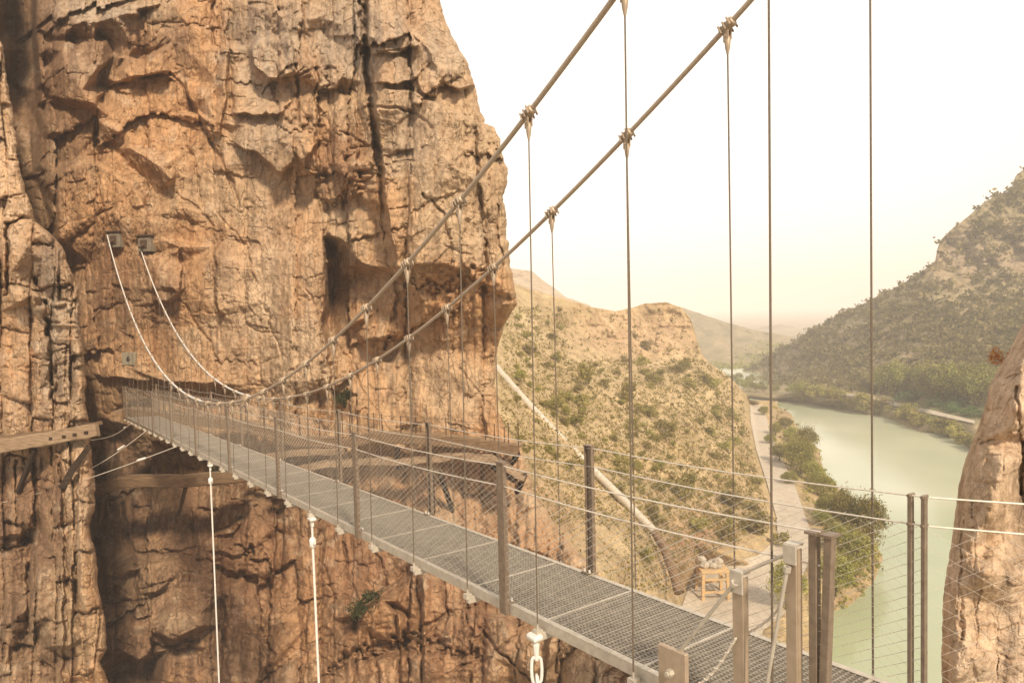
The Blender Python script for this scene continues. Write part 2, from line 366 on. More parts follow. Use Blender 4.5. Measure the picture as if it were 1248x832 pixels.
CLIFF_PTS = [
# deep cleft, top left
(-120,-120,-1),(4,-120,12),(40,-120,11),(4,0,12),(6,40,12),(25,60,10),(10,100,9),(30,120,7),(-6,-120,-1),(-8,0,-1),(-6,60,-1),(-100,0,-1),(-100,100,0),(-100,300,3),(0,300,3),(60,300,2),(40,0,10.4),(41,60,9.2),(43,110,4.4),(45,150,3),(36,160,3.2),(40,210,2.5),(52,240,2.2),(62,270,1.8),
(44,-60,0),(40,-60,10.6),(45.5,60,0),(46,67,0),(48,86,0),(44,36,0),(41,45,9.6),(41.5,72,7.8),(44,25,0),(40,30,10),(47,75,0),(42,85,6.5),(51,125,.2),(45,130,3.2),(-7,-60,-1),(5,-60,12),(-7,30,-1),(6,20,12),(44,0,0),(44,50,0),(49,100,0),(52,150,.4),(44,-120,0),(100,-120,-.4),
# overhanging block
(60,0,-.8),(100,5,-1.2),(140,0,-1),(165,12,-1.6),(80,41,-1.7),(92,29,-2.0),(117,27,-2.2),(140,20,-2.4),(166,17,-2.2),(60,51,-.4),(85,47,-.4),(118,45,-.5),(131,46,-.6),(140,68,0),(148,73,.2),(172,15,.5),(170,22,0),(175,60,.6),(180,66,1.2),
(60,58,-.9),(80,49,-1.1),(115,47,-1.5),(127,53,-1.6),(146,71,-.6),(120,104,.2),(138,92,.3),
(85,54,-1.7),(63,85,-1.2),(62,110,-1.0),(75,62,-1.5),(100,65,-1.9),(116,88,-2.1),(118,118,-1.9),(80,100,-2.1),(80,85,-2.3),(100,110,-2.2),(58,80,.4),(52,110,.5),(58,125,.6),(121,90,0),(122,120,0),
(65,118,-1.2),(85,121,-2.0),(110,125,-2.2),(118,129,-2),(82,131,-1.0),(112,134,-1.0),(65,160,-1.0),(82,165,-.9),(112,165,-1),(114,195,-.8),(85,195,-1.0),(117.5,165,-.1),(55,170,.4),(50,165,.7),(48,200,.9),(60,210,-.1),
(57,222,-.2),(72,213,-1.4),(90,205,-1.5),(115,200,-1.5),(135,210,-1.3),(160,225,-1.2),(175,250,-1.1),(185,270,-.9),(195,290,-.7),(72,250,-1.3),(72,290,-1.1),(120,250,-1.4),(150,270,-1.2),(65,260,-.1),(68,290,.3),
(120,197,-.3),(150,209,-.3),(177,238,-.2),
# diagonal rib
(117,146,-1.0),(138,157,-1.2),(158,180,-1.4),(180,192,-1.5),(195,203,-1.5),(210,218,-1.4),(211,250,-.8),(135,143,-.3),(160,163,-.4),(185,183,-.5),(214,208,-.4),(226,230,-.1),(118,175,-.4),(140,180,-.3),(160,203,-.2),(178,218,-.1),(178,250,.1),(190,235,0),(205,245,-.2),(214,222,-.2),
# smooth orange wall
(130,110,.1),(160,102,.1),(190,97,.1),(215,97,.1),(225,115,0),(240,140,0),(200,140,-.1),(170,130,-.1),(230,180,-.1),(260,210,-.1),(240,220,-.1),(280,240,-.1),(220,292,0),(260,300,0),(300,270,-.1),(250,260,0),
(165,58,-.6),(205,87,-.3),(185,72,-.6),(160,94,-.5),(150,86,-.3),(155,70,-.2),
(200,5,-.6),(217,10,-1.1),(212,50,-.6),(208,85,.3),(217,19,-1.0),(240,35,-1.6),(238,70,-.9),(225,95,.1),(240,102,.4),(214,70,0),(230,0,-.4),(245,10,-.9),(250,40,-.9),(243,60,-1.0),
(255,50,-.5),(262,60,-.9),(275,65,-.8),(270,100,-.8),(250,120,-.4),(262,150,-.2),(244,150,.4),(240,134,1.0),(236,122,.6),(280,100,-.3),(282,160,0),(262,30,.3),(255,0,-.2),(268,0,-.5),(277,0,-.2),
(283,5,-.3),(295,5,-.7),(313,20,-1.0),(312,46,-.5),(285,50,.2),(283,80,0),(303,72,-.1),
# pale plate
(315,10,-1.4),(335,8,-1.4),(350,50,-1.5),(358,86,-1.5),(340,96,-1.5),(325,93,-1.4),(310,80,-1.3),(307,58,-1.3),(314,50,-1.4),(322,104,-.3),(345,103,-.3),(306,90,-.1),(303,60,-.2),(352,40,-.8),
(355,62,-1.2),(368,64,-1.2),(378,83,-1.3),(360,94,-1.2),(383,84,-.3),
(393,50,-.6),(400,78,-1.6),(408,80,-1.4),(392,107,-.5),(410,105,-.6),(416,95,-1.1),(418,85,-1.1),(383,78,-.2),(381,106,.2),(390,112,0),(415,113,.2),
(372,25,-1),(390,22,-1.1),(385,31,-.5),(395,40,-.3),(365,5,-.5),(400,0,-.6),(420,30,-.8),(432,0,-.6),(430,50,-.8),(437,70,-.6),(420,60,-.6),(375,50,-.2),
(283,117,-.3),(300,116,-.6),(345,136,-1.1),(350,125,-.8),
(283,152,-.6),(300,152,-.9),(312,160,-1.0),(330,155,-1.1),(345,165,-1.5),(358,170,-1.3),(357,150,-.9),(283,178,-.3),(310,187,-.4),(345,217,-.2),(350,227,.1),(320,207,0),(340,227,0),
(363,97,-.7),(383,97,-.9),(385,150,-1.0),(362,150,-.7),(378,170,-1.1),(370,200,-.9),
(391,115,-.5),(412,116,-.8),(430,120,-.6),(432,165,-.9),(432,239,-1.1),(395,240,-.3),(391,180,-.3),(410,200,-.6),(425,244,-.3),(400,250,-.2),
(440,150,-.7),(453,180,-.3),(440,240,-.8),(430,280,-.4),(458,260,-.3),(462,300,-.2),(430,300,-.6),(400,275,-.5),(440,100,-.6),
# right tower boulders
(448,60,-.4),(460,36,-.9),(470,45,-1.8),(490,45,-1.9),(505,55,-1.5),(512,50,-.6),(470,66,-1.7),(460,70,-1.2),(490,61,-1.0),(450,15,-.6),(485,18,-1.4),(500,30,-.9),(463,20,-1.2),(480,-5,-1.2),(515,30,-.6),(530,20,-.4),(540,60,-.5),(525,45,-.5),
(465,75,-1.7),(480,72,-1.9),(515,56,-2.2),(525,65,-2.2),(528,80,-1.9),(510,88,-1.6),(490,95,-1.5),(465,98,-1.5),
(510,104,-1.7),(520,88,-1.9),(535,95,-1.9),(532,112,-1.7),(518,112,-1.6),(540,85,-2),(555,85,-2.2),(560,102,-1.6),(565,70,-2),(580,75,-1.8),(588,92,-1.7),(582,105,-1),(570,62,-1),

(457,135,-1.7),(462,110,-1.3),(475,109,-1.8),(500,114,-1.7),(520,126,-1.9),(560,140,-2.1),(583,150,-1.7),(600,160,-1.5),(457,200,-1.6),(472,250,-1.8),(480,300,-1.8),(520,200,-2.1),(560,200,-2.3),(590,200,-2.0),(610,205,-1.6),(540,190,-2.3),(575,215,-2.4),(600,260,-2.1),(545,260,-2.3),(520,270,-2.2),
# belly overhang
(486,326,-1.8),(500,323,-2.0),(540,320,-2.2),(572,334,-2.3),(600,350,-2.2),(622,368,-2.0),(500,345,-1.4),(540,370,-1.3),(580,380,-1.4),(500,400,.1),(550,408,-.2),(580,415,-.2),(605,402,-.4),(520,425,.6),(560,428,.35),(598,430,.1),
(480,442,1.0),(500,450,.45),(540,448,.15),(598,445,.3),(480,520,0),(530,520,-.3),(580,520,-.5),(598,500,-.2),(560,480,.2),(575,470,-.1),
# cave
(393,290,-.5),(395,305,-.5),(396,320,-.5),(396,335,-.5),(396,365,-.5),(395,380,-.5),(394,390,-.5),(396,412,-.5),(398,426,-.5),(404,412,1.4),(408,426,.9),(403,310,2.6),(403,330,2.8),(403,370,2.9),(396,350,-.5),(393,400,-.5),(400,440,-.5),(405,478,-.3),(402,520,0),(400,295,2.6),(403,350,2.9),(400,390,2.8),(420,345,2.2),(445,337,1.7),(410,312,2),(432,400,1.7),(440,424,1.4),(460,380,1.2),(462,440,1.7),(475,440,2.2),(412,440,.6),(425,452,.6),(420,470,.8),(425,352,1.3),(431,358,1.2),(421,376,1.2),(430,394,.3),(446,415,.4),(435,430,1.3),(408,478,1.2),(412,505,1.5),(425,490,.4),(424,515,.2),
(400,287,-.6),(415,291,-.8),(437,317,-.8),(425,322,0),(446,324,-.5),
# left and middle of the wall
(110,320,.4),(110,400,.5),(110,455,.3),(130,300,-.2),(170,300,-.5),(219,300,-.8),(220,352,-.9),(226,320,0),(150,350,0),(150,400,.1),(130,420,.1),(230,400,0),(250,420,-.3),(265,450,-.6),(270,310,-.6),(300,320,-.3),(300,400,-.3),(350,350,-.4),(370,300,-.4),(350,450,-.5),(390,450,-.4),(300,470,-.2),(200,458,0),(150,445,-.2),(120,438,-.1),
(120,456,-.5),(200,463,-.7),(260,466,-.7),(200,471,.3),(260,474,.3),(130,466,.1),(200,500,.2),(300,500,0),(350,520,-.2),(400,535,0),(450,545,.2),
# below the bridge
(118,508,1.0),(115,520,3),(140,530,3),(170,560,2.5),(200,580,1.5),(115,570,3.5),(150,575,2.5),(115,590,3),(240,588,.5),(165,520,1),(200,545,.8),
(112,600,.8),(112,640,1.7),(128,652,1),(150,600,.2),(200,600,.2),(250,600,.3),(155,640,.1),(200,650,.1),(240,640,.3),(233,662,.3),
(125,668,-.4),(158,667,-.7),(168,690,-1.6),(130,697,-1.0),(172,722,-1.0),(170,679,-.5),(200,682,-1),(207,700,-1.6),(175,708,-1.2),(207,722,-1.0),(240,700,.1),
(190,745,-1.2),(215,740,-1.4),(240,750,-1.6),(243,762,-2.0),(210,778,-2.2),(190,765,-2.0),(195,782,-.8),(244,770,-.4),(212,785,-.5),
(130,735,-.8),(160,733,-1.6),(180,740,-1.6),(165,758,-2.1),(184,765,-1.8),(183,795,-1.6),(170,803,-1.6),(145,790,-1.7),(140,770,-2.0),(150,807,.8),(180,809,.9),(165,830,1.2),(186,830,.6),(191,786,-1.0),(210,790,-.9),(213,832,-1),(193,832,-1),
(255,670,0),(300,640,-.4),(305,670,-.5),(260,652,.3),(285,647,.4),(270,700,0),(330,645,-.5),(333,700,-.4),(338,615,.5),(345,650,.7),(342,705,.7),(352,620,-.3),(300,620,-.3),(262,610,-.3),(255,636,.4),
(272,722,-.6),(292,727,-1.1),(300,740,-1.0),(297,762,-.6),(276,760,-.6),(270,740,.3),(320,700,-.3),(320,770,0),(303,768,-1.0),(332,800,-1.2),(336,812,-.2),(280,832,-.9),(310,832,-1),(273,800,.4),(266,832,.2),
(350,760,-.2),(380,760,-.3),(370,832,-.1),(400,700,-.2),(430,700,0),(400,650,0),(470,670,0),
(402,755,-.5),(425,750,-1.1),(430,790,-1.1),(405,800,-.7),(433,757,.7),(460,722,.5),(490,703,.4),(437,762,-.9),(445,746,-1.3),(465,731,-1.4),(477,745,-1.3),(480,800,-1.2),(440,800,-1.1),(480,737,.2),(486,790,.1),(484,732,-1.2),(500,706,-1.5),(512,700,-1.4),(512,800,-1.4),(516,760,0),(520,692,-1),(550,720,-1.2),(550,800,-1.0),(575,740,-1.3),(600,800,-1.4),(620,760,-1.6),(640,790,-1.4),(650,820,-.6),(656,760,.3),(660,832,1.0),(672,762,-.4),(700,770,-1.0),(720,800,-1.2),(740,832,-1.2),
]
CRACKS = [ # polyline, width (px), depth (m)
([(262,0),(258,30),(262,55)],2.2,.7),([(275,0),(279,60),(283,150)],2.0,.5),([(360,62),(362,95),(362,150)],1.8,.6),([(386,85),(387,150),(387,240)],2.2,.7),
([(340,95),(362,93),(378,90)],1.6,.4),([(440,0),(444,70),(448,130)],3,.8),([(450,130),(460,190),(466,260),(474,320),(487,362),(470,425)],2.6,.7),
([(118,135),(117,165),(116,198)],1.8,.6),([(117,203),(124,240),(128,295)],1.5,.3),([(84,212),(92,225),(90,245)],1.2,.25),([(225,165),(230,182),(236,190),(240,205),(244,245)],1.6,.4),
([(120,106),(160,97),(205,90)],2.2,.7),([(205,90),(225,110),(245,150),(275,205),(290,250)],1.8,.4),([(415,160),(455,180)],1.2,.3),([(428,180),(457,176)],1.2,.3),([(412,245),(440,238)],1.4,.35),
([(462,64),(490,62),(512,50)],1.6,.5),([(455,132),(480,132),(505,137),(528,155)],1.6,.45),([(500,115),(503,135)],1.2,.3),([(470,200),(505,195)],1.2,.3),([(475,255),(495,252)],1.2,.25),([(515,235),(540,262),(548,290)],1.3,.35),
([(580,160),(583,205),(588,260),(592,320)],1.6,.4),([(558,260),(560,320)],1.2,.3),([(600,170),(612,200)],1.3,.3),([(605,250),(612,330)],1.2,.3),([(540,300),(575,310)],1.1,.2),
([(350,410),(400,408),(460,425)],1.0,.0),([(320,360),(330,400),(345,440)],1.2,.25),([(300,395),(320,405),(340,407)],1.0,.22),([(220,365),(228,378),(250,410),(265,440)],1.6,.35),([(215,235),(235,250),(260,275)],1.3,.3),([(265,260),(300,300)],1.1,.2),
([(370,340),(380,365),(390,400)],1.2,.25),([(302,288),(305,320),(312,345)],1.2,.25),([(420,430),(440,470),(470,520)],1.2,.3),([(560,450),(585,480),(590,530)],1.5,.35),
([(455,660),(465,690),(472,712)],1.6,.5),([(505,690),(512,740),(515,800),(516,840)],2.0,.6),([(450,745),(455,790),(460,832)],1.6,.45),([(478,735),(486,780),(488,832)],1.8,.5),
([(568,725),(573,770),(574,832)],2.0,.6),([(585,765),(605,790),(625,810),(655,832)],1.8,.55),([(605,790),(630,775),(645,760)],1.5,.45),([(545,820),(575,805),(600,800)],1.3,.4),([(540,700),(545,745),(540,770)],1.5,.4),
([(149,615),(152,640),(158,662),(168,676)],1.8,.5),([(182,610),(183,650)],1.3,.3),([(192,615),(196,650)],1.2,.25),([(130,600),(135,625)],1.5,.4),([(170,672),(200,674),(235,668)],1.6,.45),([(230,620),(235,650),(242,690)],1.8,.45),
([(272,725),(274,770),(277,832)],2.4,.8),([(228,785),(245,795),(246,812)],1.8,.5),([(260,648),(280,642),(295,628)],1.6,.45),([(318,630),(330,640),(345,648)],1.2,.3),([(295,765),(315,775),(335,800)],1.4,.35),([(210,775),(240,780)],1.5,.5),
([(365,745),(372,790),(368,832)],1.2,.25),([(395,690),(410,730)],1.2,.25),([(420,660),(425,700),(440,740)],1.3,.3),([(165,690),(170,722),(174,745)],2.0,.6),([(175,718),(208,708)],1.6,.5),([(128,735),(160,732),(182,728)],1.8,.5),
]
EDGE = [(-200,470),(-100,500),(0,535),(40,550),(60,560),(90,573),(110,580),(150,591),(155,603),(170,609),(205,621),(220,619),(240,613),(290,617),(330,624),(370,628),(400,613),(430,605),(470,602),(500,606),(530,622),(545,634),(600,652),(650,684),(700,732),(760,792),(832,862),(1000,990)]
BASE = [(-220,37),(110,35.3),(140,34.9),(300,33),(400,31.4),(520,30.2),(630,29),(900,27)]

def cliff_base(X, Y):
    return interp(X, BASE) + np.clip(200 - Y, 0, 500) * .011 - np.clip(Y - 600, 0, 500) * .018

def blocks(mp, S, seed, amount, tilt, crackd, ax=1.0, az=1.6, warp=.16):
    """fracture blocks: cells on the wall, each a tilted facet, split by narrow cracks. S cell size in px"""
    X, Y = mp.X, mp.Y
    wx = X / (S * ax) + warp * fbm(X / (S * 1.3), Y / (S * 1.3), seed + .5, 3); wy = Y / (S * az) + warp * fbm(X / (S * 1.3), Y / (S * 1.3), seed + 7.5, 3)
    d1, d2, r, ox, oy = worley(wx, wy, seed)
    off = amount * r[0] + tilt * (r[1] * ox * .9 + (r[2] * .7 - .25) * oy)
    e = d2 - d1
    return off + crackd * np.exp(-(e / .06) ** 2) * np.clip(1.6 * fbm(X / (S * 1.1), Y / (S * 1.1), seed + 3.3, 2) + .2 + .3 * r[3], 0, 1.3)

def masonry(X, Y, w, h, seed, off, tilt, bevel, bw, crack, lean=.25, wob=.16):
    """joint-bounded columns broken into blocks: each block its own offset and tilt, rounded edges, narrow open joints"""
    xx = X / w + wob * fbm(X / (w * 2.2), Y / (h * 1.4), seed + .2, 3) * 2 + .035 * vnoise(X / 5., Y / 6., seed + 1.2); i = np.floor(xx).astype(np.int64)
    z0 = i * 0
    best = np.full(X.shape, 9.); second = np.full(X.shape, 9.); cid = z0.copy(); sx = np.zeros(X.shape)
    for k in (-1, 0, 1):
        c = i + k; q = c + .5 + .8 * (_h(c, z0 + seed, z0 + 5) - .5); d = np.abs(xx - q); m_ = d < best
        second = np.where(m_, best, np.minimum(second, d)); best = np.where(m_, d, best); cid = np.where(m_, c, cid); sx = np.where(m_, xx - q, sx)
    ex = (second - best) * .5 * w
    sl = (_h(cid, z0 + seed, z0 + 9) - .5) * 2 * lean + lean * .5
    yy = Y / h + sx * sl * w / h * 1.6 + _h(cid, z0 + seed, z0 + 2) * 7 + wob * fbm(X / (w * 1.5), Y / (h * 1.5), seed + 6.2, 3) * 1.4 + .03 * vnoise(X / 6., Y / 5., seed + 4.2)
    j = np.floor(yy).astype(np.int64); best = np.full(X.shape, 9.); second = np.full(X.shape, 9.); bid = z0.copy(); sy = np.zeros(X.shape)
    for k in (-1, 0, 1):
        c = j + k; q = c + .5 + .75 * (_h(c, cid, z0 + seed + 11) - .5); d = np.abs(yy - q); m_ = d < best
        second = np.where(m_, best, np.minimum(second, d)); best = np.where(m_, d, best); bid = np.where(m_, c, bid); sy = np.where(m_, yy - q, sy)
    ey = (second - best) * .5 * h
    r = [_h(cid, bid, z0 + seed + 30 + k) * 2 - 1 for k in range(4)]
    e = np.minimum(ex, ey)
    D = off * r[0] + .6 * off * (_h(cid, z0 + 77, z0 + seed) * 2 - 1) + tilt * (r[1] * sx * .8 - (.35 + .65 * r[2]) * sy)
    op = np.clip(.45 + .9 * r[3] + 1.2 * vnoise(X / (w * .6), Y / (h * .6), seed + 2.7), 0, 1)
    return D + bevel * np.exp(-e / bw) + crack * op * np.exp(-(e / 1.1) ** 2)

cm = Map(-230, 1010, -210, 1010)
T = blur(cm.tin(CLIFF_PTS, lambda x, y: 0.0), 1)
T = (.95 + .35 * np.exp(-((cm.X - 90) / 90) ** 2 - ((cm.Y - 60) / 70) ** 2)) * (.85 * T + .15 * blur(T, 3))
calm = np.clip(np.exp(-(((cm.X - 262) / 138) ** 2 + ((cm.Y - 300) / 205) ** 2) ** 2), 0, 1)     # the big smooth orange wall
calm = np.maximum(calm, .8 * np.exp(-(((cm.X - 540) / 75) ** 2 + ((cm.Y - 480) / 50) ** 2) ** 2))
calm = np.maximum(calm, .6 * np.exp(-(((cm.X - 545) / 80) ** 2 + ((cm.Y - 240) / 90) ** 2) ** 2))
wb = 1 - .72 * calm
cm.D = cliff_base(cm.X, cm.Y) + T
STEPS = [([(283,140),(315,139),(345,137),(353,127)],.9,24),([(283,176),(310,185),(330,200),(345,217)],.7,26),([(345,217),(356,195),(359,168)],.8,30),
 ([(313,48),(306,60),(308,80),(325,95),(340,97),(358,88)],1.0,42),([(361,94),(358,60),(350,30),(335,0)],.7,32),([(360,97),(364,94),(378,90),(381,82),(371,63)],.6,22),
 ([(386,200),(387,120),(383,80)],1.0,22),([(361,188),(370,204),(381,180)],.8,26),([(384,111),(395,108),(412,107),(418,94)],1.1,24),([(393,243),(412,247),(434,238)],.6,32),([(436,238),(435,170),(431,122)],.8,30),
 ([(462,235),(452,150),(447,100),(442,40),(438,-60)],1.0,24),([(446,-60),(449,40),(457,112),(467,200),(473,270),(485,335)],1.3,60),
 ([(450,67),(470,65),(492,62),(513,51)],1.0,28),([(460,104),(480,102),(500,100),(510,90)],1.1,30),([(508,98),(514,113),(530,116),(538,100)],.9,14),([(541,104),(562,109),(580,105),(591,93)],1.1,30),
 ([(590,152),(560,138),(522,122),(500,112),(478,107),(457,113)],.9,70),([(592,219),(570,211),(547,194)],.6,32),([(580,150),(583,205),(590,265)],.5,26),([(500,40),(520,60),(530,84)],.5,30),
 ([(404,484),(400,440),(394,400),(397,340),(393,284)],1.3,70),([(396,288),(415,293),(437,321),(480,333),(500,322),(540,322),(572,336),(600,352),(626,368)],.35,60),
 ([(221,356),(221,330),(217,302)],.7,46),([(186,369),(208,367),(222,354)],.7,32),([(264,302),(262,345),(267,385)],.6,46),([(118,459),(200,465),(260,469),(300,477)],.7,16),
 ([(225,96),(228,112),(246,146),(262,172)],.6,30),([(268,170),(275,120),(279,60),(276,0)],.8,18),([(128,106),(160,98),(207,89)],1.0,24),
 ([(190,772),(212,781),(244,764)],1.0,26),([(140,796),(165,806),(184,799),(187,765)],1.2,40),([(270,722),(273,770),(268,836)],.8,32),([(334,708),(336,650),(334,600)],1.0,60),([(346,600),(347,650),(344,712)],.4,50),
 ([(336,812),(318,784),(295,758)],.7,40),([(494,701),(460,722),(430,760)],.9,60),([(482,735),(487,790),(489,836)],.4,26),([(514,696),(515,760),(517,836)],.5,30),([(574,836),(573,780),(567,728)],.5,36),([(651,836),(653,790),(640,735)],1.1,50),([(674,756),(668,790),(664,836)],.8,40),
 ([(430,800),(433,775),(428,748)],.5,26),([(126,700),(150,700),(169,692)],.8,26),([(172,724),(190,722),(208,706)],.8,24),([(255,672),(285,676),(306,670)],.5,26),([(262,655),(285,648),(296,632)],.5,20),([(395,700),(400,660),(398,630)],.4,40),([(150,665),(149,630),(147,600)],.5,40)]
for a_ in STEPS: cm.step(*a_)
def crumble(X, Y, sc, sd_): return np.clip(.5 + 1.3 * fbm(X / sc, Y / sc, sd_, 3), 0, 1)
k1 = crumble(cm.X, cm.Y, 70., 4.4); k2 = crumble(cm.X, cm.Y, 45., 9.9)
X_, Y_ = cm.X, cm.Y
low = np.clip((Y_ - 560) / 60, 0, 1)
cm.D += (1 - .75 * calm) * (np.clip((X_ - 265) / 40, .25, 1) * masonry(X_, Y_, 84, 420, 71, .35, .5, .75, 13., .12, .2, .10) + masonry(X_, Y_, 62, 125, 3, .26, .8, .30, 7.0, .14, .3, .10) + (.35 + .65 * k1) * masonry(X_, Y_, 27, 62, 8, .11, .36, .07, 2.4, .09, .5, .08) + (.3 + .7 * k2) * masonry(X_, Y_, 10, 17, 13, .04, .14, .03, 1.6, .05, .6, .2))
cm.D += calm * (.22 * masonry(X_, Y_, 80, 120, 23, .25, .9, .1, 4, .25, .6) + k1 * .3 * masonry(X_, Y_, 30, 30, 28, .07, .25, .04, 2, .10, .8, .35) + .45 * k2 * masonry(X_, Y_, 9, 10, 33, .035, .12, .02, 1.5, .05, .6, .4) + .06 * fbm(X_ / 30, Y_ / 45, 2.2, 4, .55, True))
for p, w, d in CRACKS:
    if d: cm.crack(p, w, d)

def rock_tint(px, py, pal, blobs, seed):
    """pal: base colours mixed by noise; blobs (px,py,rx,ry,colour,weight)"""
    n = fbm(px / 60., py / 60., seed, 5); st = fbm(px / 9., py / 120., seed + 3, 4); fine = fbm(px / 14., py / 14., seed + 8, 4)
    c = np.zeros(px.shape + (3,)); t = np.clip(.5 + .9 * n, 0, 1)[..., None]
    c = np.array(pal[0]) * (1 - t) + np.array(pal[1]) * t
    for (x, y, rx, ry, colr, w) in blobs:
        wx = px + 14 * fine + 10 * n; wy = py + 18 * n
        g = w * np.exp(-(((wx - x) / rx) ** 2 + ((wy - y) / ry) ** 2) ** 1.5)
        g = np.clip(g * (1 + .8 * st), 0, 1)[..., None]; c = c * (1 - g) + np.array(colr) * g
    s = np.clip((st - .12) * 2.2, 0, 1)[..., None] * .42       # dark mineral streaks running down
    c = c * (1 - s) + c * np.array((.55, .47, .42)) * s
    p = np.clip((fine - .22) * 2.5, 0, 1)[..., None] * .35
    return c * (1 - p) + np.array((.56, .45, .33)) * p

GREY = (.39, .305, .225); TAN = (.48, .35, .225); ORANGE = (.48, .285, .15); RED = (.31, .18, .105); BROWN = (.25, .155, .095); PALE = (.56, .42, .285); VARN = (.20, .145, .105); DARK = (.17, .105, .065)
CLIFF_BLOBS = [(30,80,50,130,DARK,.8),(75,170,40,120,BROWN,.8),(60,60,70,90,BROWN,.7),(120,10,60,25,GREY,.8),(105,85,25,30,GREY,.5),(225,60,45,60,BROWN,.8),(100,160,40,35,BROWN,.7),(250,60,30,120,ORANGE,.8),(190,150,90,70,ORANGE,.9),(140,60,50,30,BROWN,.8),  # first blob paints the cleft's shade into the rock colour
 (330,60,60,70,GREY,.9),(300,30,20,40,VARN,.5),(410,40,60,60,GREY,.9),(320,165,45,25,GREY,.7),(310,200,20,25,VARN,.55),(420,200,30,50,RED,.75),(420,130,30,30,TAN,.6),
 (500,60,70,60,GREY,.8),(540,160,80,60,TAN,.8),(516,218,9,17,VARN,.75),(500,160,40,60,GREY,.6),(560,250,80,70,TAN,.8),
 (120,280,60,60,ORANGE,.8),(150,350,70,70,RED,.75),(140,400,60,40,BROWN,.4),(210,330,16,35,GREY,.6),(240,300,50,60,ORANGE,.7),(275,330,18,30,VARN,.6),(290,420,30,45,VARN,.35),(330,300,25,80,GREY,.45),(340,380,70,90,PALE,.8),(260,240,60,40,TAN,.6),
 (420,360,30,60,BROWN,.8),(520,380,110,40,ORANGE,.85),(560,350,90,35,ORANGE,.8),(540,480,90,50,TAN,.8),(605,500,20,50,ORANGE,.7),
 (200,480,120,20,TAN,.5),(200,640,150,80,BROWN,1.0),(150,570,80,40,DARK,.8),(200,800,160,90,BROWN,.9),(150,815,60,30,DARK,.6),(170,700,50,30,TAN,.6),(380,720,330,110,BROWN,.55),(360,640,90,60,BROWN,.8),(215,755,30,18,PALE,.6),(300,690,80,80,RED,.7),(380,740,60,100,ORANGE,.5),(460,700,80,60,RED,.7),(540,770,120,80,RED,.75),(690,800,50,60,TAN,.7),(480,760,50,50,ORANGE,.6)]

def rock_face(name, mp, edge, y0, y1, ny, x_far, nx, blobs, pal, seed, mirror=False, roundpx=20, rdep=1.2, wrap=26, mat=None, nscale=1.0, namp=1.0, wstep=.7, strk=1.0):
    ys = np.linspace(y0, y1, ny); e = interp(ys, edge)
    e = e + (2.2 * fbm(ys / 9., 0 * ys, seed + .3, 3) + 4.0 * fbm(ys / 40., 0 * ys, seed + 5.3, 2)) * (.5 if mirror else 1)
    u = np.linspace(0, 1, nx)
    PX = x_far + (e[:, None] - x_far) * u[None]; PY = np.repeat(ys[:, None], nx, 1)
    sgn = -1 if mirror else 1
    D = mp.sample(PX, PY)
    t = np.clip(1 - np.abs(e[:, None] - PX) / roundpx, 0, 1); D = D + rdep * (1 - np.sqrt(np.clip(1 - t * t, 0, 1)))
    k = np.arange(1, wrap + 1)
    PXw = e[:, None] - sgn * k[None] * wstep; PYw = np.repeat(ys[:, None], wrap, 1)
    Dw = D[:, -1:] + k[None] * .35 + .012 * k[None] ** 2
    PX, PY, D = np.hstack([PX, PXw]), np.hstack([PY, PYw]), np.hstack([D, Dw])
    P = at(PX, PY, D)
    s = nscale
    n = .10 * fbm(P[..., 0] / (1.6 * s), P[..., 1] / (1.6 * s), P[..., 2] / (2.2 * s), 5, .5) + .07 * fbm(P[..., 0] / (.55 * s), P[..., 1] / (.55 * s), P[..., 2] / (.8 * s), 4, .55, True) \
        + .04 * fbm(P[..., 0] / (.16 * s), P[..., 1] / (.16 * s), P[..., 2] / (.2 * s), 3, .6)
    n = n + strk * .05 * fbm(P[..., 0] / (.22 * s), P[..., 1] / (.22 * s), P[..., 2] / (3.0 * s), 3)
    q = P[..., 2] / (1.3 * s) + .9 * fbm(P[..., 0] / (5 * s), P[..., 1] / (5 * s), P[..., 2] / (5 * s), 3); fr = q - np.floor(q)     # broken strata: small ledges
    n = n + strk * .10 * (fr ** 2 - .4) * np.clip(.2 + 1.6 * fbm(P[..., 0] / (2.2 * s), P[..., 1] / (2.2 * s), P[..., 2] / (3 * s) + 7, 3), 0, 1)
    P = at(PX, PY, D - n * namp)
    # last rows drop straight down to the foot of the gorge
    foot = P[-1:].copy(); foot[..., 2] = -32.5; foot[..., 1] += .6
    P = np.concatenate([P, P[-1:] * .4 + foot * .6, foot], 0)
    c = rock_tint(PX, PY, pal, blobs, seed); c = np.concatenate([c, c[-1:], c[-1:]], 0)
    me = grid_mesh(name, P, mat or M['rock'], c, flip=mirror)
    o = bpy.data.objects.new(name, me); link(o)
    return o

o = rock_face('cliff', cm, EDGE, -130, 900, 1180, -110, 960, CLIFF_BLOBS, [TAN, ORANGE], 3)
tag(o, 'tall fractured orange limestone cliff behind the footbridge, with a cave and a bulging overhang', 'cliff', kind='structure')

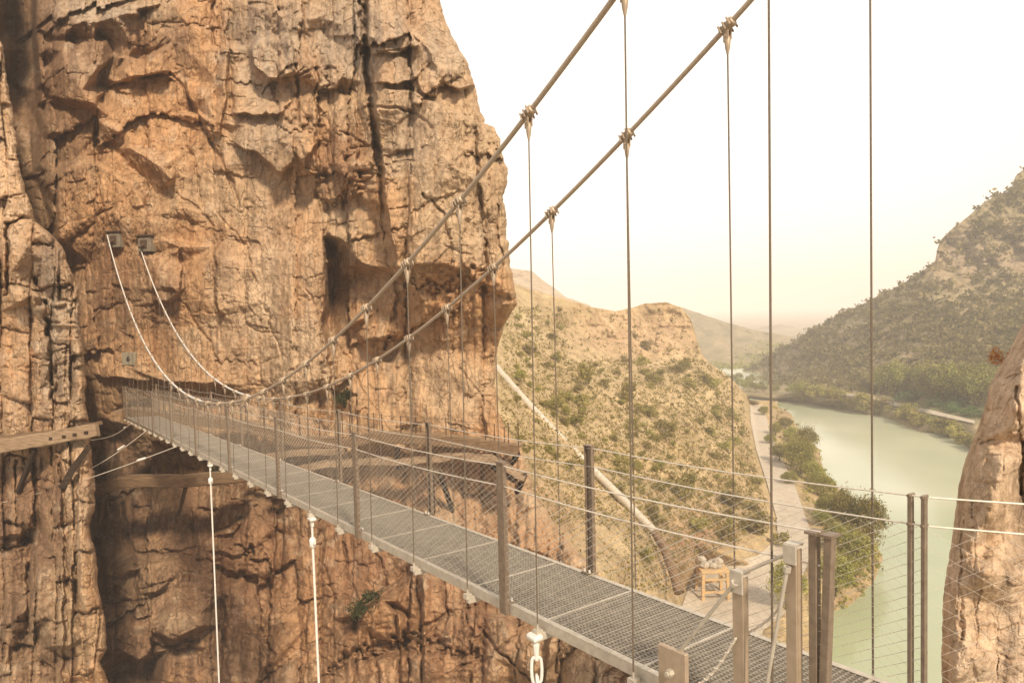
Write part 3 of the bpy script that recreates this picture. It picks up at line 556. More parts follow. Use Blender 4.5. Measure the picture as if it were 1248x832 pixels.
# left buttress, nearer than the cliff
pm = Map(-260, 180, -60, 960)
PIL = [(-200,-60,1),(-100,100,.4),(-200,400,0),(0,80,-.2),(0,150,-.3),(12,150,.2),(10,200,-.5),(0,250,-.6),(18,260,-.3),(25,290,-.6),(5,300,-.9),(34,300,-.8),(38,360,-.9),(20,370,-1.2),(8,340,-1),(30,372,-.3),(0,380,-.2),(0,500,-.4),(30,450,-.3),(35,510,-.5),(42,345,.3),(45,300,-.2),(60,285,-.3),(74,298,0),(70,318,-.3),(55,320,-.1),
 (60,336,-.5),(86,340,-.5),(92,365,-.8),(58,365,-.5),(60,372,-.9),(98,380,-1.0),(98,400,-.9),(66,390,-.9),(100,470,-.9),(68,500,-.8),(52,370,.1),(57,400,.2),(62,480,.2),(42,375,-.6),(50,420,-.5),(40,430,-.4),(55,500,-.4),(90,500,-.9),(95,520,-.5),
 (0,560,.2),(40,560,.2),(68,560,-.1),(75,560,-.9),(85,600,-1.1),(92,560,-.9),(100,580,-.4),(108,600,-.6),(114,615,-.8),(95,650,-1.2),(80,650,-.6),(100,700,-1.3),(105,760,-1.0),(85,700,-.8),(45,620,-.1),(50,700,-.6),(60,760,-.9),(28,640,.3),(30,655,1.5),(45,660,1.2),(35,690,.9),(20,665,.4),(10,690,.3),(0,720,0),(20,750,-.4),(32,760,.9),(33,700,1.0),(40,740,-.3),(70,765,-.9),(80,790,-.9),(55,785,-.2),(75,800,.3),(90,800,-.4),(120,780,-.9),(90,832,.2),(120,815,-.6),(0,832,0),(40,832,.1),(75,832,-.8),(85,825,-.2)]
T = blur(pm.tin(PIL, lambda x, y: 0.0), 1)
pm.D = 22.6 + .008 * (110 - pm.X) + np.clip(300 - pm.Y, 0, 600) * .006 - np.clip(pm.Y - 560, 0, 500) * .004 + .85 * T
pm.D += masonry(pm.X, pm.Y, 30, 74, 43, .22, .5, .18, 3.0, .25, .2) + crumble(pm.X, pm.Y, 40., 3.1) * masonry(pm.X, pm.Y, 13, 24, 48, .08, .2, .07, 2, .10) + .6 * masonry(pm.X, pm.Y, 7, 9, 53, .03, .10, .03, 1.4, .04, .4, .3)
for a_ in [([(68,505),(66,440),(58,385),(44,345)],.5,22),([(98,398),(80,397),(60,393)],.4,14),([(72,366),(70,335),(72,300)],.4,20),([(9,365),(8,320),(9,262)],.5,20),([(9,262),(9,320),(12,368),(38,372)],.4,30),([(76,832),(78,700),(74,600),(70,545)],.5,22),([(98,545),(94,620),(98,700),(94,760)],.4,14),([(40,640),(36,700),(38,790)],.7,22),([(0,655),(25,650),(44,636)],.6,20),([(12,768),(36,770),(60,752)],.5,18),([(60,790),(84,788),(100,780)],.5,20)]: pm.step(*a_)
for p, w, d in [([(8,275),(9,320),(9,360)],2,.7),([(40,340),(55,368),(60,420),(66,500)],2.6,.8),([(70,340),(71,366),(84,366)],1.6,.4),([(60,392),(98,396)],1.3,.3),([(35,690),(36,770)],2.6,.8),([(0,668),(30,664),(40,640)],2,.6),([(65,400),(68,470)],1.2,.25),([(80,440),(82,500)],1.2,.25),([(14,262),(32,268)],1.3,.3),([(10,240),(30,236)],1.3,.3),([(20,560),(22,640)],1.5,.4),([(58,600),(70,640),(75,720)],1.3,.3),([(92,690),(92,745)],2.2,.6),([(10,765),(40,750)],1.8,.5)]: pm.crack(p, w, d)
PEDGE = [(-60,-40),(0,-20),(50,-3),(60,3),(90,6),(120,11),(150,19),(200,23),(240,31),(270,41),(282,60),(300,75),(318,80),(335,88),(350,93),(380,98),(420,101),(470,104),(500,105),(520,107),(560,113),(600,116),(622,118),(640,111),(690,117),(720,122),(760,128),(790,128),(806,121),(832,131),(1000,150)]
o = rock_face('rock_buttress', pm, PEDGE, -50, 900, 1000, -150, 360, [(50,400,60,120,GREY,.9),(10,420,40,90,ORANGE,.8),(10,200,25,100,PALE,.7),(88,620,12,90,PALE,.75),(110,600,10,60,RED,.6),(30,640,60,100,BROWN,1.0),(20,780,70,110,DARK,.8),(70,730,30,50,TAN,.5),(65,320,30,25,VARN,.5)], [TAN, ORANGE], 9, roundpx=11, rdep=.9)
tag(o, 'pale grey and orange rock buttress standing in front of the cliff at the left edge', 'rock', kind='structure')

# right foreground rock
rm = Map(1080, 1500, 330, 1000)
RR = [(1130,400,9.4),(1130,600,9.2),(1130,900,9),(1248,400,8.6),(1235,430,8.5),(1215,480,8.3),(1195,540,8.2),(1180,600,8.1),(1175,680,8.0),(1165,720,8.0),(1165,760,8.1),(1162,830,8.0),(1178,830,8.15),(1190,800,7.9),(1200,700,7.6),(1210,620,7.6),(1225,560,7.7),(1236,520,7.75),(1240,500,7.6),(1248,440,8.0),(1242,540,8.2),(1246,600,8.3),(1236,640,8.2),(1232,740,8.2),(1222,790,8.2),(1218,830,8.3),(1300,500,8.2),(1300,700,8.3),(1300,850,8.3),(1260,560,8.0),(1400,300,8.8),(1400,900,8.8),(1500,600,9.3),(1260,400,8),(1220,900,8.2),(1250,786,8.2),(1250,830,8.2)]
T = blur(rm.tin(RR, lambda x, y: 9.3 if x < 1200 else 8.9), 2)
rm.D = blur(T, 5) + .10 * (masonry(rm.X, rm.Y, 60, 130, 61, .3, .7, .2, 5, .3, .2) + masonry(rm.X, rm.Y, 26, 30, 63, .14, .4, .08, 3, .16, .6, .3)) + .03 * fbm(rm.X / 14, rm.Y / 14, 3.3, 5, .6, True)
for p, w, d in [([(1240,470),(1241,525)],2,.15),([(1228,528),(1241,526)],1.6,.12),([(1196,490),(1204,500)],2.4,.12),([(1175,620),(1170,700),(1172,780)],2,.10),([(1248,540),(1243,600)],2.5,.18)]: rm.crack(p, w, d)
REDGE = [(330,1300),(380,1254),(395,1247),(420,1234),(440,1222),(470,1206),(500,1199),(530,1187),(560,1177),(590,1169),(640,1162),(690,1154),(740,1149),(800,1147),(860,1147),(960,1140)]
o = rock_face('rock_outcrop', rm, REDGE, 335, 960, 560, 1440, 300, [(1170,500,60,120,PALE,.5),(1240,620,12,60,VARN,.8),(1232,720,10,60,VARN,.8),(1228,800,8,40,VARN,.7),(1200,640,40,120,TAN,.6),(1150,770,12,60,ORANGE,.5)], [(.56,.43,.31), (.60,.44,.30)], 15, mirror=True, roundpx=22, rdep=.5, wrap=20, mat=M['nearrock'], nscale=.32, namp=.34, wstep=.5, strk=.15)
tag(o, 'rough tan rock outcrop rising close behind the railing at the right edge', 'rock', kind='structure')

# ================================================================== TERRAIN
LAKE = -30.0; PATHZ = -26.5
def L_(px, py, z): return (px, py, float(level_depth(px, py, z)))

def terrain(name, mp, sky, y_bot, ny, x0, x1, nx, amp, tint, mat, back=60, drop=40, rnd=12, rdep=4, wrapn=10):
    xs = np.linspace(x0, x1, nx); top = interp(xs, sky)
    top = top + .8 * fbm(xs / 6., 0 * xs, len(name) + .3, 3)
    v = np.linspace(0, 1, ny)
    PX = np.repeat(xs[None], ny, 0); PY = y_bot + (top[None] - y_bot) * v[:, None]
    D = mp.sample(PX, PY); D = D + amp(PX, PY, at(PX, PY, D))
    P = at(PX, PY, D)
    k = np.arange(1, wrapn + 1)[:, None] / wrapn
    B = np.repeat(P[-1:], wrapn, 0); ux = P[-1] / np.linalg.norm(P[-1, :, :2], axis=1)[:, None]
    B = B + ux[None] * (back * k)[..., None]; B[..., 2] = P[-1, :, 2] - drop * (k ** 1.5)
    PXb = np.repeat(xs[None], wrapn, 0); PYb = np.repeat(top[None], wrapn, 0)
    c = tint(np.vstack([PX, PXb]), np.vstack([PY, PYb]))
    me = grid_mesh(name, np.concatenate([P, B], 0), mat, c, flip=True)
    o = bpy.data.objects.new(name, me); link(o); return o

hm = Map(520, 1110, 300, 960)
HILL = [(520,300,150),(600,335,160),(640,350,155),(700,368,158),(750,378,165),(790,369,172),(830,372,176),(845,385,178),(853,410,178),(862,440,170),(900,455,185),(905,480,L_(905,480,-22)[2]),
 (640,400,118),(700,400,152),(760,395,164),(800,395,172),(838,400,175),(700,425,132),(740,432,150),(790,436,160),(840,438,164),(850,455,150),(600,380,110),(560,420,60),(600,450,66),(640,480,68),(700,470,92),(760,470,112),(820,470,128),(870,480,140),(900,500,L_(900,500,-22)[2]),
 (610,520,44),(640,560,44),(690,540,60),(740,540,74),(800,540,88),(850,540,98),(890,550,104),(600,600,33),(640,620,33),(680,640,38),(720,620,50),(760,620,56),(800,620,64),(850,620,74),(900,620,82),(930,640,L_(930,640,-25)[2]),
 (660,680,33),(700,690,34),(740,700,38),(780,690,47),(800,650,57),(820,690,54),(840,660,65),(870,670,68),(770,740,42),(800,730,47),(825,740,54),(640,760,31),(720,760,34),(800,800,44),(700,840,32),
 # path and bank
 L_(915,492,PATHZ),L_(932,494,PATHZ),L_(918,520,PATHZ),L_(940,525,PATHZ),L_(925,560,PATHZ),L_(958,565,PATHZ),L_(938,600,PATHZ),L_(980,600,PATHZ),L_(948,635,PATHZ),L_(1005,640,PATHZ),L_(948,665,PATHZ),L_(1020,670,PATHZ),L_(920,690,PATHZ),L_(865,690,PATHZ),L_(838,715,PATHZ),L_(1000,700,PATHZ),L_(960,735,PATHZ),L_(850,770,PATHZ),L_(950,800,PATHZ),L_(960,480,LAKE-1),
 L_(945,492,LAKE),L_(965,503,LAKE),L_(1000,548,LAKE),L_(1008,580,LAKE),L_(1030,602,LAKE),L_(1062,640,LAKE),L_(1077,680,LAKE),L_(1066,708,LAKE),L_(1040,735,LAKE),L_(1000,752,LAKE),L_(990,800,LAKE),L_(1000,900,LAKE),
 L_(980,492,LAKE-2),L_(1000,520,LAKE-2),L_(1030,575,LAKE-2),L_(1060,605,LAKE-2),L_(1095,660,LAKE-2.5),L_(1100,720,LAKE-2.5),L_(1050,760,LAKE-2),L_(1030,850,LAKE-2)]
hm.D = blur(hm.tin(HILL, lambda x, y: (150 if y < 320 else (60 if x < 700 else float(level_depth(x, max(y, 480), LAKE - 3))))), 3)
pathmask = np.zeros_like(hm.D)
def hill_amp(px, py, P):
    D = P[..., 1]
    flat = np.clip((px - interp(py, [(300,2000),(480,905),(520,905),(600,930),(640,945),(660,900),(700,830),(800,800),(960,800)])) / 12, 0, 1)
    n = 1.5 * fbm(P[..., 0] / 9, P[..., 1] / 9, P[..., 2] / 9, 4) + .8 * fbm(P[..., 0] / 2.5, P[..., 1] / 3.5, P[..., 2] / 2.5, 4, .6, True)
    butte = np.exp(-(((px - 780) / 80) ** 2 + ((py - 405) / 32) ** 2) ** 2)
    str_ = 1.6 * butte * fbm(P[..., 0] / 30, P[..., 1] / 30, P[..., 2] / 1.3, 3)
    gul = 2.5 * np.exp(-((px - interp(py, [(640,795),(720,828)])) / 10.) ** 2) * np.clip((py - 600) / 40, 0, 1) * np.clip((770 - py) / 30, 0, 1)
    return (n * np.clip(D / 60, .35, 1.6) + str_) * (1 - .93 * flat) + gul
def hill_tint(px, py):
    n = fbm(px / 40., py / 22., 4.4, 5); f = fbm(px / 6., py / 3.5, 9.1, 4)
    t = np.clip(.5 + .9 * n, 0, 1)[..., None]
    c = np.array((.40, .295, .155)) * (1 - t) + np.array((.52, .40, .235)) * t
    def mixin(g, colr):
        nonlocal c
        g = np.clip(g, 0, 1)[..., None]; c = c * (1 - g) + np.array(colr) * g
    mixin(.75 * np.exp(-(((px - 650) / 60) ** 2 + ((py - 640) / 60) ** 2)) * (1 + .6 * f), (.44, .26, .15))
    mixin(.8 * np.exp(-(((px - 835 + .6 * (py - 670)) / 45) ** 2 + ((py - 660) / 45) ** 2)) * (1 + .6 * f), (.34, .19, .12))
    mixin(.6 * np.exp(-(((px - 780) / 85) ** 2 + ((py - 405) / 34) ** 2) ** 2), (.50, .34, .22))
    mixin(np.clip((f - .15) * 1.5, 0, .45), (.23, .2, .085))
    bank = np.clip((px - interp(py, [(480,930),(520,940),(600,985),(640,1010),(700,1010),(740,990)])) / 10, 0, 1) * np.clip((py - 490) / 10, 0, 1)
    mixin(.75 * bank, (.36, .26, .15))
    p = np.clip((f + n * .4 + .1), 0, .5); return c * (1 + .3 * (p[..., None] - .2))
HSKY = [(520,330),(600,335),(640,350),(700,368),(720,374),(750,379),(770,375),(785,370),(800,369),(812,368),(828,374),(840,386),(846,400),(851,420),(856,432),(862,440),(880,452),(900,470),(915,488),(940,488),(1000,495),(1110,500)]
o = terrain('hillside', hm, HSKY, 880, 420, 525, 1105, 520, hill_amp, hill_tint, M['hill'], back=60, drop=45)
tag(o, 'dry scree hillside dotted with shrubs sloping down to the lake path', 'hillside', kind='structure')

def near_level(mp, pts): return pts
fm = Map(820, 1560, 100, 720)
R = [(820,440,420),(870,448,380),(905,455,330),(930,438,330),(985,405,300),(1040,375,285),(1100,345,270),(1140,316,258),(1150,288,262),(1180,262,262),(1215,236,262),(1246,208,262),(1300,185,262),(1400,150,262),(1500,140,262),(1560,130,262),
 (950,460,290),(1000,440,262),(1060,420,240),(1100,400,232),(1140,345,250),(1200,300,252),(1250,290,250),(1200,345,242),(1250,345,238),(1180,400,214),(1250,400,208),(1400,400,190),(1060,455,212),(1100,445,205),(1060,430,232),(1100,418,222),(1150,450,190),(1200,450,184),(1300,450,170),(1500,450,150),
 L_(905,478,-28),L_(940,483,-28),L_(985,478,-26),L_(1000,488,-27.5),L_(1040,482,-25),L_(1070,489,-26.5),L_(1130,503,-26.5),L_(1185,516,-26.5),L_(1120,480,-25),L_(1180,490,-24.5),L_(1230,500,-24.5),L_(1300,530,-25),L_(1500,600,-25),
 L_(900,484,LAKE),L_(940,488,LAKE),L_(1000,494,LAKE),L_(1060,506,LAKE),L_(1120,526,LAKE),L_(1190,553,LAKE),L_(1260,585,LAKE),L_(1400,640,LAKE),L_(1560,720,LAKE),L_(870,484,LAKE),
 L_(860,500,LAKE-3),L_(940,496,LAKE-3),L_(1000,503,LAKE-3),L_(1060,516,LAKE-3),L_(1120,538,LAKE-3),L_(1190,566,LAKE-3),L_(1260,600,LAKE-3),L_(1400,660,LAKE-3)]
fm.D = blur(fm.tin(R, lambda x, y: (300 if y < 300 else float(level_depth(x, max(y, 470), LAKE - 4)))), 3)
def far_amp(px, py, P):
    n = 5 * fbm(P[..., 0] / 40, P[..., 1] / 40, P[..., 2] / 30, 4) + 2.4 * fbm(P[..., 0] / 9, P[..., 1] / 12, P[..., 2] / 9, 4, .6, True)
    land = np.clip((interp(px, [(820,476),(985,474),(1070,482),(1185,502),(1300,520),(1560,600)]) - py) / 25, 0.05, 1)
    crag = np.exp(-(((px - 1195) / 60) ** 2 + ((py - 312) / 28) ** 2) ** 2) + np.exp(-(((px - 1085) / 35) ** 2 + ((py - 440) / 28) ** 2) ** 2)
    return n * land + crag * 6 * fbm(P[..., 0] / 10, P[..., 1] / 10, P[..., 2] / 9, 5, .6, True)
def far_tint(px, py):
    n = fbm(px / 30., py / 20., 6.4, 5); f = fbm(px / 5., py / 4., 2.1, 4)
    t = np.clip(.5 + n, 0, 1)[..., None]; c = np.array((.22, .19, .10)) * (1 - t) + np.array((.33, .26, .16)) * t
    for (x, y, rx, ry, colr, w) in [(1195,315,70,30,(.34,.26,.185),.7),(1085,440,40,30,(.34,.265,.18),.8),(1080,400,70,14,(.38,.3,.19),.5),(1200,380,70,15,(.36,.27,.18),.5),(1150,495,90,18,(.10,.13,.05),.7)]:
        g = np.clip(w * np.exp(-(((px + 8 * f - x) / rx) ** 2 + ((py + 6 * n - y) / ry) ** 2) ** 1.3) * (1 + .5 * f), 0, 1)[..., None]; c = c * (1 - g) + np.array(colr) * g
    return c
FSKY = [(820,446),(870,455),(905,456),(930,438),(985,405),(1040,376),(1100,346),(1125,330),(1140,318),(1143,300),(1150,289),(1165,275),(1180,264),(1200,246),(1215,238),(1232,232),(1238,214),(1248,206),(1300,185),(1400,150),(1560,130)]
o = terrain('far_hill', fm, FSKY, 700, 340, 825, 1550, 460, far_amp, far_tint, M['hill'], back=160, drop=60)
tag(o, 'big wooded hill with rock crags rising across the lake', 'hill', kind='structure')

def ridge(name, sky, ybot, Z0, Z1, label, cols, nx=240, ny=60, amp=6):
    mp_ = Map(sky[0][0] - 5, sky[-1][0] + 5, 280, ybot + 20)
    tops = interp(mp_.X, sky); t = np.clip((mp_.Y - tops) / (ybot - tops + 1e-6), -.2, 1.2)
    mp_.D = Z1 + (Z0 - Z1) * t
    def am(px, py, P): return amp * fbm(P[..., 0] / (Z0 * .06), P[..., 1] / (Z0 * .06), P[..., 2] / (Z0 * .05), 5, .55) * 2
    def tn(px, py):
        n = np.clip(.5 + fbm(px / 12., py / 7., Z0 * .01, 5), 0, 1)[..., None]; return np.array(cols[0]) * (1 - n) + np.array(cols[1]) * n
    o = terrain(name, mp_, sky, ybot, ny, sky[0][0], sky[-1][0], nx, am, tn, M['hill'], back=Z0 * .3, drop=60)
    return tag(o, label, 'hill', kind='structure')
ridge('valley_hill', [(800,368),(830,374),(850,381),(880,391),(920,402),(960,409),(1000,416),(1060,424),(1120,430)], 452, 335, 570, 'brown valley hill fading into haze beyond the lake', [(.17,.15,.075),(.34,.27,.16)])
ridge('left_peak', [(560,330),(600,322),(630,328),(648,330),(660,340),(690,362),(720,372)], 400, 380, 500, 'pale rounded peak showing behind the hillside beside the cliff', [(.36,.27,.17),(.46,.36,.24)])
ridge('pale_hill', [(860,412),(900,405),(930,398),(950,395),(968,398),(985,404),(1020,412),(1080,420)], 432, 900, 1000, 'pale conical hill far down the valley', [(.17,.145,.09),(.25,.2,.13)], amp=8)
ridge('horizon_ridge', [(700,394),(820,389),(900,386),(960,384),(1010,386),(1100,392),(1300,396),(1500,400)], 420, 3000, 3500, 'faint long ridge on the horizon', [(.22,.2,.14),(.28,.25,.18)], amp=8)

# ground sheet and lake
def sheet(name, pts, z, mat, label):
    b = MB(); b.add([(x, y, z) for x, y in pts], [tuple(range(len(pts)))]); o = b.build(name, mat)
    return tag(o, label, name, kind='structure')
sheet('ground', [(-2500, -80), (3100, -80), (3100, 4900), (-2500, 4900)], -33.0, simple('valley_soil', (.2, .17, .1), (.33, .27, .17), .02, .95, 0, 0), 'dry valley floor reaching the horizon')
m, nt, b = nodes('green_water'); L = nt.links.new
tc = N(nt, 'ShaderNodeTexCoord'); n = N(nt, 'ShaderNodeTexNoise', Scale=.018, Detail=3); L(tc.outputs['Object'], n.inputs['Vector'])
r = ramp(nt, [(.35, (.31, .36, .205)), (.65, (.53, .55, .41))]); L(n.outputs['Fac'], r.inputs['Fac']); L(r.outputs['Color'], b.inputs['Base Color'])
b.inputs['Roughness'].default_value = .12; b.inputs['IOR'].default_value = 1.33
n2 = N(nt, 'ShaderNodeTexNoise', Scale=.9, Detail=4); L(tc.outputs['Object'], n2.inputs['Vector'])
bp = N(nt, 'ShaderNodeBump', Strength=.06, Distance=.3); L(n2.outputs['Fac'], bp.inputs['Height']); L(bp.outputs['Normal'], b.inputs['Normal'])
sheet('lake', [(5, 20), (330, 20), (330, 345), (5, 345)], LAKE, m, 'still milky green lake winding down the valley')

# gravel path draped over the hillside bench
def strip(name, left, right, zoff, mat, label, n=90):
    tl = np.linspace(0, 1, len(left)); t = np.linspace(0, 1, n)
    l = np.stack([np.interp(t, tl, [p[k] for p in left]) for k in (0, 1)], -1); r = np.stack([np.interp(t, tl, [p[k] for p in right]) for k in (0, 1)], -1)
    w = np.linspace(0, 1, 9); Q = l[:, None] * (1 - w[None, :, None]) + r[:, None] * w[None, :, None]
    return Q
def sky_lift(mp, amp, Q, lift):
    D = mp.sample(Q[..., 0], Q[..., 1]); D = D + amp(Q[..., 0], Q[..., 1], at(Q[..., 0], Q[..., 1], D))
    P = at(Q[..., 0], Q[..., 1], D); P[..., 2] += lift; return P
Q = strip('path', [(914,493),(915,515),(922,550),(935,590),(946,630),(948,655),(925,678),(880,690),(840,715),(828,750),(840,790)], [(930,494),(936,515),(948,550),(968,590),(980,625),(990,655),(984,690),(972,720),(962,745),(930,770),(920,810)], .1, None, '')
P = sky_lift(hm, hill_amp, Q, .16)
me = grid_mesh('path', P, M['path'], flip=True); o = bpy.data.objects.new('path', me); link(o); tag(o, 'pale gravel track between the hillside and the lake trees', 'path', kind='structure')
Q = strip('road', [(980,477),(1030,480),(1070,487),(1130,500),(1188,514)], [(980,479),(1030,483),(1070,491),(1130,505),(1188,518)], .1, None, '', 60)
P = sky_lift(fm, far_amp, Q, .35)
me = grid_mesh('road', P, M['path'], flip=True); o = bpy.data.objects.new('road', me); link(o); tag(o, 'thin pale road along the far shore', 'road', kind='structure')

def on_hill(px, py, lift=0.0):
    D = hm.sample(px, py); D = D + hill_amp(np.array(px), np.array(py), at(px, py, D)); p = at(px, py, D); p[..., 2] += lift; return p
def on_far(px, py, lift=0.0):
    D = fm.sample(px, py); D = D + far_amp(np.array(px), np.array(py), at(px, py, D)); p = at(px, py, D); p[..., 2] += lift; return p

# ================================================================== VEGETATION
def crown_mesh(name, n, lobes, leaf, mat, seed, flat=1.0, cone=0.0):
    """leaf cards spread through several lobes of a crown of unit height, base at 0"""
    g = np.random.default_rng(seed); V = []; T = []
    per = n // len(lobes)
    for (cx, cy, cz, rx, rz) in lobes:
        d = g.normal(size=(per, 3)); d /= np.linalg.norm(d, axis=1)[:, None]
        rr = g.uniform(.25, 1, per) ** .45 * (1 + .22 * g.normal(size=per))
        c = np.stack([cx + d[:, 0] * rx * rr, cy + d[:, 1] * rx * rr, cz + d[:, 2] * rz * rr], -1)
        nrm = d * .6 + g.normal(size=(per, 3)) * .7; nrm[:, 2] += .35; nrm /= np.linalg.norm(nrm, axis=1)[:, None]
        a = np.cross(nrm, g.normal(size=(per, 3))); a /= np.linalg.norm(a, axis=1)[:, None]; bb = np.cross(nrm, a)
        s = leaf * g.uniform(.55, 1.35, per)[:, None]
        q = np.stack([c - a * s, c - bb * s * .45 + a * s * .1, c + a * s, c + bb * s * .45 - a * s * .1], 1)
        V.append(q.reshape(-1, 3)); t = np.clip(.5 + .28 * g.normal(size=per) + .15 * g.normal(), 0, 1); T.append(np.repeat(t, 4))
    V = np.concatenate(V); t = np.concatenate(T)
    V[:, 2] = np.maximum(V[:, 2], -.02)
    return npmesh(name, V, np.arange(len(V)).reshape(-1, 4), mat, False, np.stack([t] * 3, -1))

def lobes(seed, n, w=.42, z0=.3, z1=.8, r=.24):
    g = np.random.default_rng(seed); L = [(0, 0, (z0 + z1) / 2, w * .7, (z1 - z0) * .6)]
    for k in range(n):
        a = g.uniform(0, 2 * math.pi); z = g.uniform(z0, z1); q = w * g.uniform(.35, 1) * (1.15 - .6 * z)
        L.append((q * math.cos(a), q * math.sin(a), z, r * g.uniform(.7, 1.25), r * g.uniform(.6, 1.0)))
    return L
def round_lobes(seed):
    g = np.random.default_rng(seed); L = [(0, 0, .52, .34, .40)] * 7
    for k in range(13):
        d = g.normal(size=3); d /= np.linalg.norm(d); d[2] = abs(d[2]) * .9 - .25
        L.append((.33 * d[0], .33 * d[1], .52 + .36 * d[2], .15 * g.uniform(.8, 1.25), .13 * g.uniform(.8, 1.25)))
    return L
SHRUB = [crown_mesh('shrub_leaves', 700, lobes(40 + k, 6 + k % 3, .42, .2, .62, .22), .058, M['leaf'], k) for k in range(5)]
ROUND = [crown_mesh('crown', 6000, round_lobes(60 + k), .024, M['shore'], 20 + k) for k in range(4)]
PINE = [crown_mesh('crown', 1800, round_lobes(80 + k), .034, M['pine'], 30 + k) for k in range(4)]
GREEN = [crown_mesh('bush_leaves', 700, lobes(95 + k, 8, .5, .2, .6, .26), .06, M['green'], 50 + k) for k in range(3)]
DARKB = crown_mesh('shrub_leaves', 900, lobes(98, 7, .5, .2, .65, .2), .045, M['dark'], 55)
tb = MB(); tb.tube([(0, 0, -.05), (.01, 0, .15), (.0, .012, .35), (.02, 0, .62)], [.035, .028, .02, .008], 6)
for ang in (.3, 2.4, 4.4): tb.tube([(0, 0, .25), (.12 * math.cos(ang), .12 * math.sin(ang), .42), (.22 * math.cos(ang), .22 * math.sin(ang), .58)], [.015, .01, .004], 5)
_t = tb.build('trunk', M['bark']); TRUNK = _t.data; bpy.data.objects.remove(_t)

def plant(name, me, loc, h, wfac, label, cat, group, trunk=False):
    ob = bpy.data.objects.new(name, None if trunk else me); link(ob)
    ob.location = [float(v) for v in loc]; ob.rotation_euler = (0, 0, random.uniform(0, 6.28)); ob.scale = (h * wfac, h * wfac, h)
    tag(ob, label, cat, group)
    if trunk:
        link(bpy.data.objects.new('crown', me), ob); link(bpy.data.objects.new('trunk', TRUNK), ob)
    return ob

def pix2m(px, py, P): return float(np.linalg.norm(P)) / F
# --- marked shrubs on the hillside
KEY = [(712,470,38,.75,'tallest upright yellow-green bush high on the hillside, right of the cliff'),(766,490,34,.8,'tall dark bush right behind the pair of close hanger wires'),(812,528,27,1.0,'round green bush on the open scree between the hanger wires'),(836,612,52,.6,'tall dark narrow bush low on the hillside above the wooden trestle'),(891,618,34,.9,'dark bush low on the hillside beside the track'),(886,662,28,.9,'bright yellow-green bush above the reddish gully'),(924,652,32,1.1,'wide dark bush at the foot of the hill beside the track'),(953,668,26,.9,'bright bush at the inner edge of the track behind the end posts')]
for px, py, h, w, lb in KEY:
    P = on_hill(px, py, -.1); plant('shrub', random.choice(SHRUB), P, h * pix2m(px, py, P), w, lb, 'shrub', None)
cnt = 0; g = np.random.default_rng(5); tries = 0
while cnt < 190 and tries < 6000:
    tries += 1
    px = g.uniform(628, 935); py = g.uniform(380, 700)
    if py < interp(px, HSKY) + 8 or (py < 440 and 690 < px < 860 and g.random() < .93): continue
    if px > interp(py, [(480,900),(520,905),(600,925),(640,930),(660,890),(700,815)]): continue
    if py > 600 and px < 780 and g.random() < .85: continue
    if 790 < px < 870 and 650 < py and g.random() < .9: continue
    P = on_hill(px, py, -.08); s = pix2m(px, py, P)
    h = g.choice([7, 9, 11, 14, 18, 24], p=[.2, .25, .22, .17, .11, .05]) * s
    plant('shrub', SHRUB[int(g.integers(5))], P, h, g.uniform(.85, 1.5), 'one of the many low olive shrubs scattered over the dry scree hillside', 'shrub', 'scattered shrubs on the scree hillside'); cnt += 1
# --- fine tufts: nobody could count them
def scatter(name, pts, sizes, mat, label, cat, per=7, seed=1):
    g = np.random.default_rng(seed); n = len(pts)
    c = np.repeat(pts, per, 0) + g.normal(size=(n * per, 3)) * np.repeat(sizes, per)[:, None] * np.array((.5, .5, .32)); c[:, 2] += np.repeat(sizes, per) * .3
    nrm = g.normal(size=(n * per, 3)); nrm[:, 2] += .5; nrm /= np.linalg.norm(nrm, axis=1)[:, None]
    a = np.cross(nrm, g.normal(size=(n * per, 3))); a /= np.linalg.norm(a, axis=1)[:, None]; b2 = np.cross(nrm, a)
    s = np.repeat(sizes, per)[:, None] * g.uniform(.25, .55, (n * per, 1))
    V = np.stack([c - a * s, c - b2 * s * .6, c + a * s, c + b2 * s * .6], 1).reshape(-1, 3)
    t = np.repeat(np.clip(.5 + .25 * g.normal(size=n), 0, 1), per * 4)
    o = bpy.data.objects.new(name, npmesh(name, V, np.arange(len(V)).reshape(-1, 4), mat, False, np.stack([t] * 3, -1))); link(o)
    return tag(o, label, cat, kind='stuff')
g = np.random.default_rng(8); px = g.uniform(610, 945, 15000); py = 375 + 345 * g.random(15000) ** .9
ok = (py > interp(px, HSKY) + 4) & (px < interp(py, [(480,905),(520,908),(600,928),(640,938),(660,890),(700,822)])) & ~((py > 640) & (px < 760) & (g.random(15000) < .8)) & ~((py < 440) & (px > 690) & (g.random(15000) < .75))
px, py = px[ok], py[ok]; P = on_hill(px, py, 0); sc = np.linalg.norm(P, axis=1) / F
scatter('dry_tufts', P, sc * g.uniform(1.5, 4.2, len(P)), M['leaf'], 'dry grass tufts and tiny shrubs covering the scree hillside', 'ground cover', 6, 3)
# bank of the lake: low scrub
g = np.random.default_rng(18); px = g.uniform(925, 1075, 3000); py = g.uniform(492, 745, 3000)
ok = (px > interp(py, [(480,932),(520,940),(550,952),(590,972),(625,994),(655,1008),(690,1002),(745,970)])) & (px < interp(py, [(492,945),(503,965),(548,1000),(580,1008),(602,1030),(640,1062),(680,1077),(708,1066),(735,1040),(752,1000)]) - 3)
px, py = px[ok], py[ok]; P = on_hill(px, py, 0); sc = np.linalg.norm(P, axis=1) / F
scatter('bank_scrub', P[:420], (sc * g.uniform(2.5, 6, len(P)))[:420], M['leaf'], 'low scrub growing on the bank between the track and the lake', 'scrub', 9, 5)
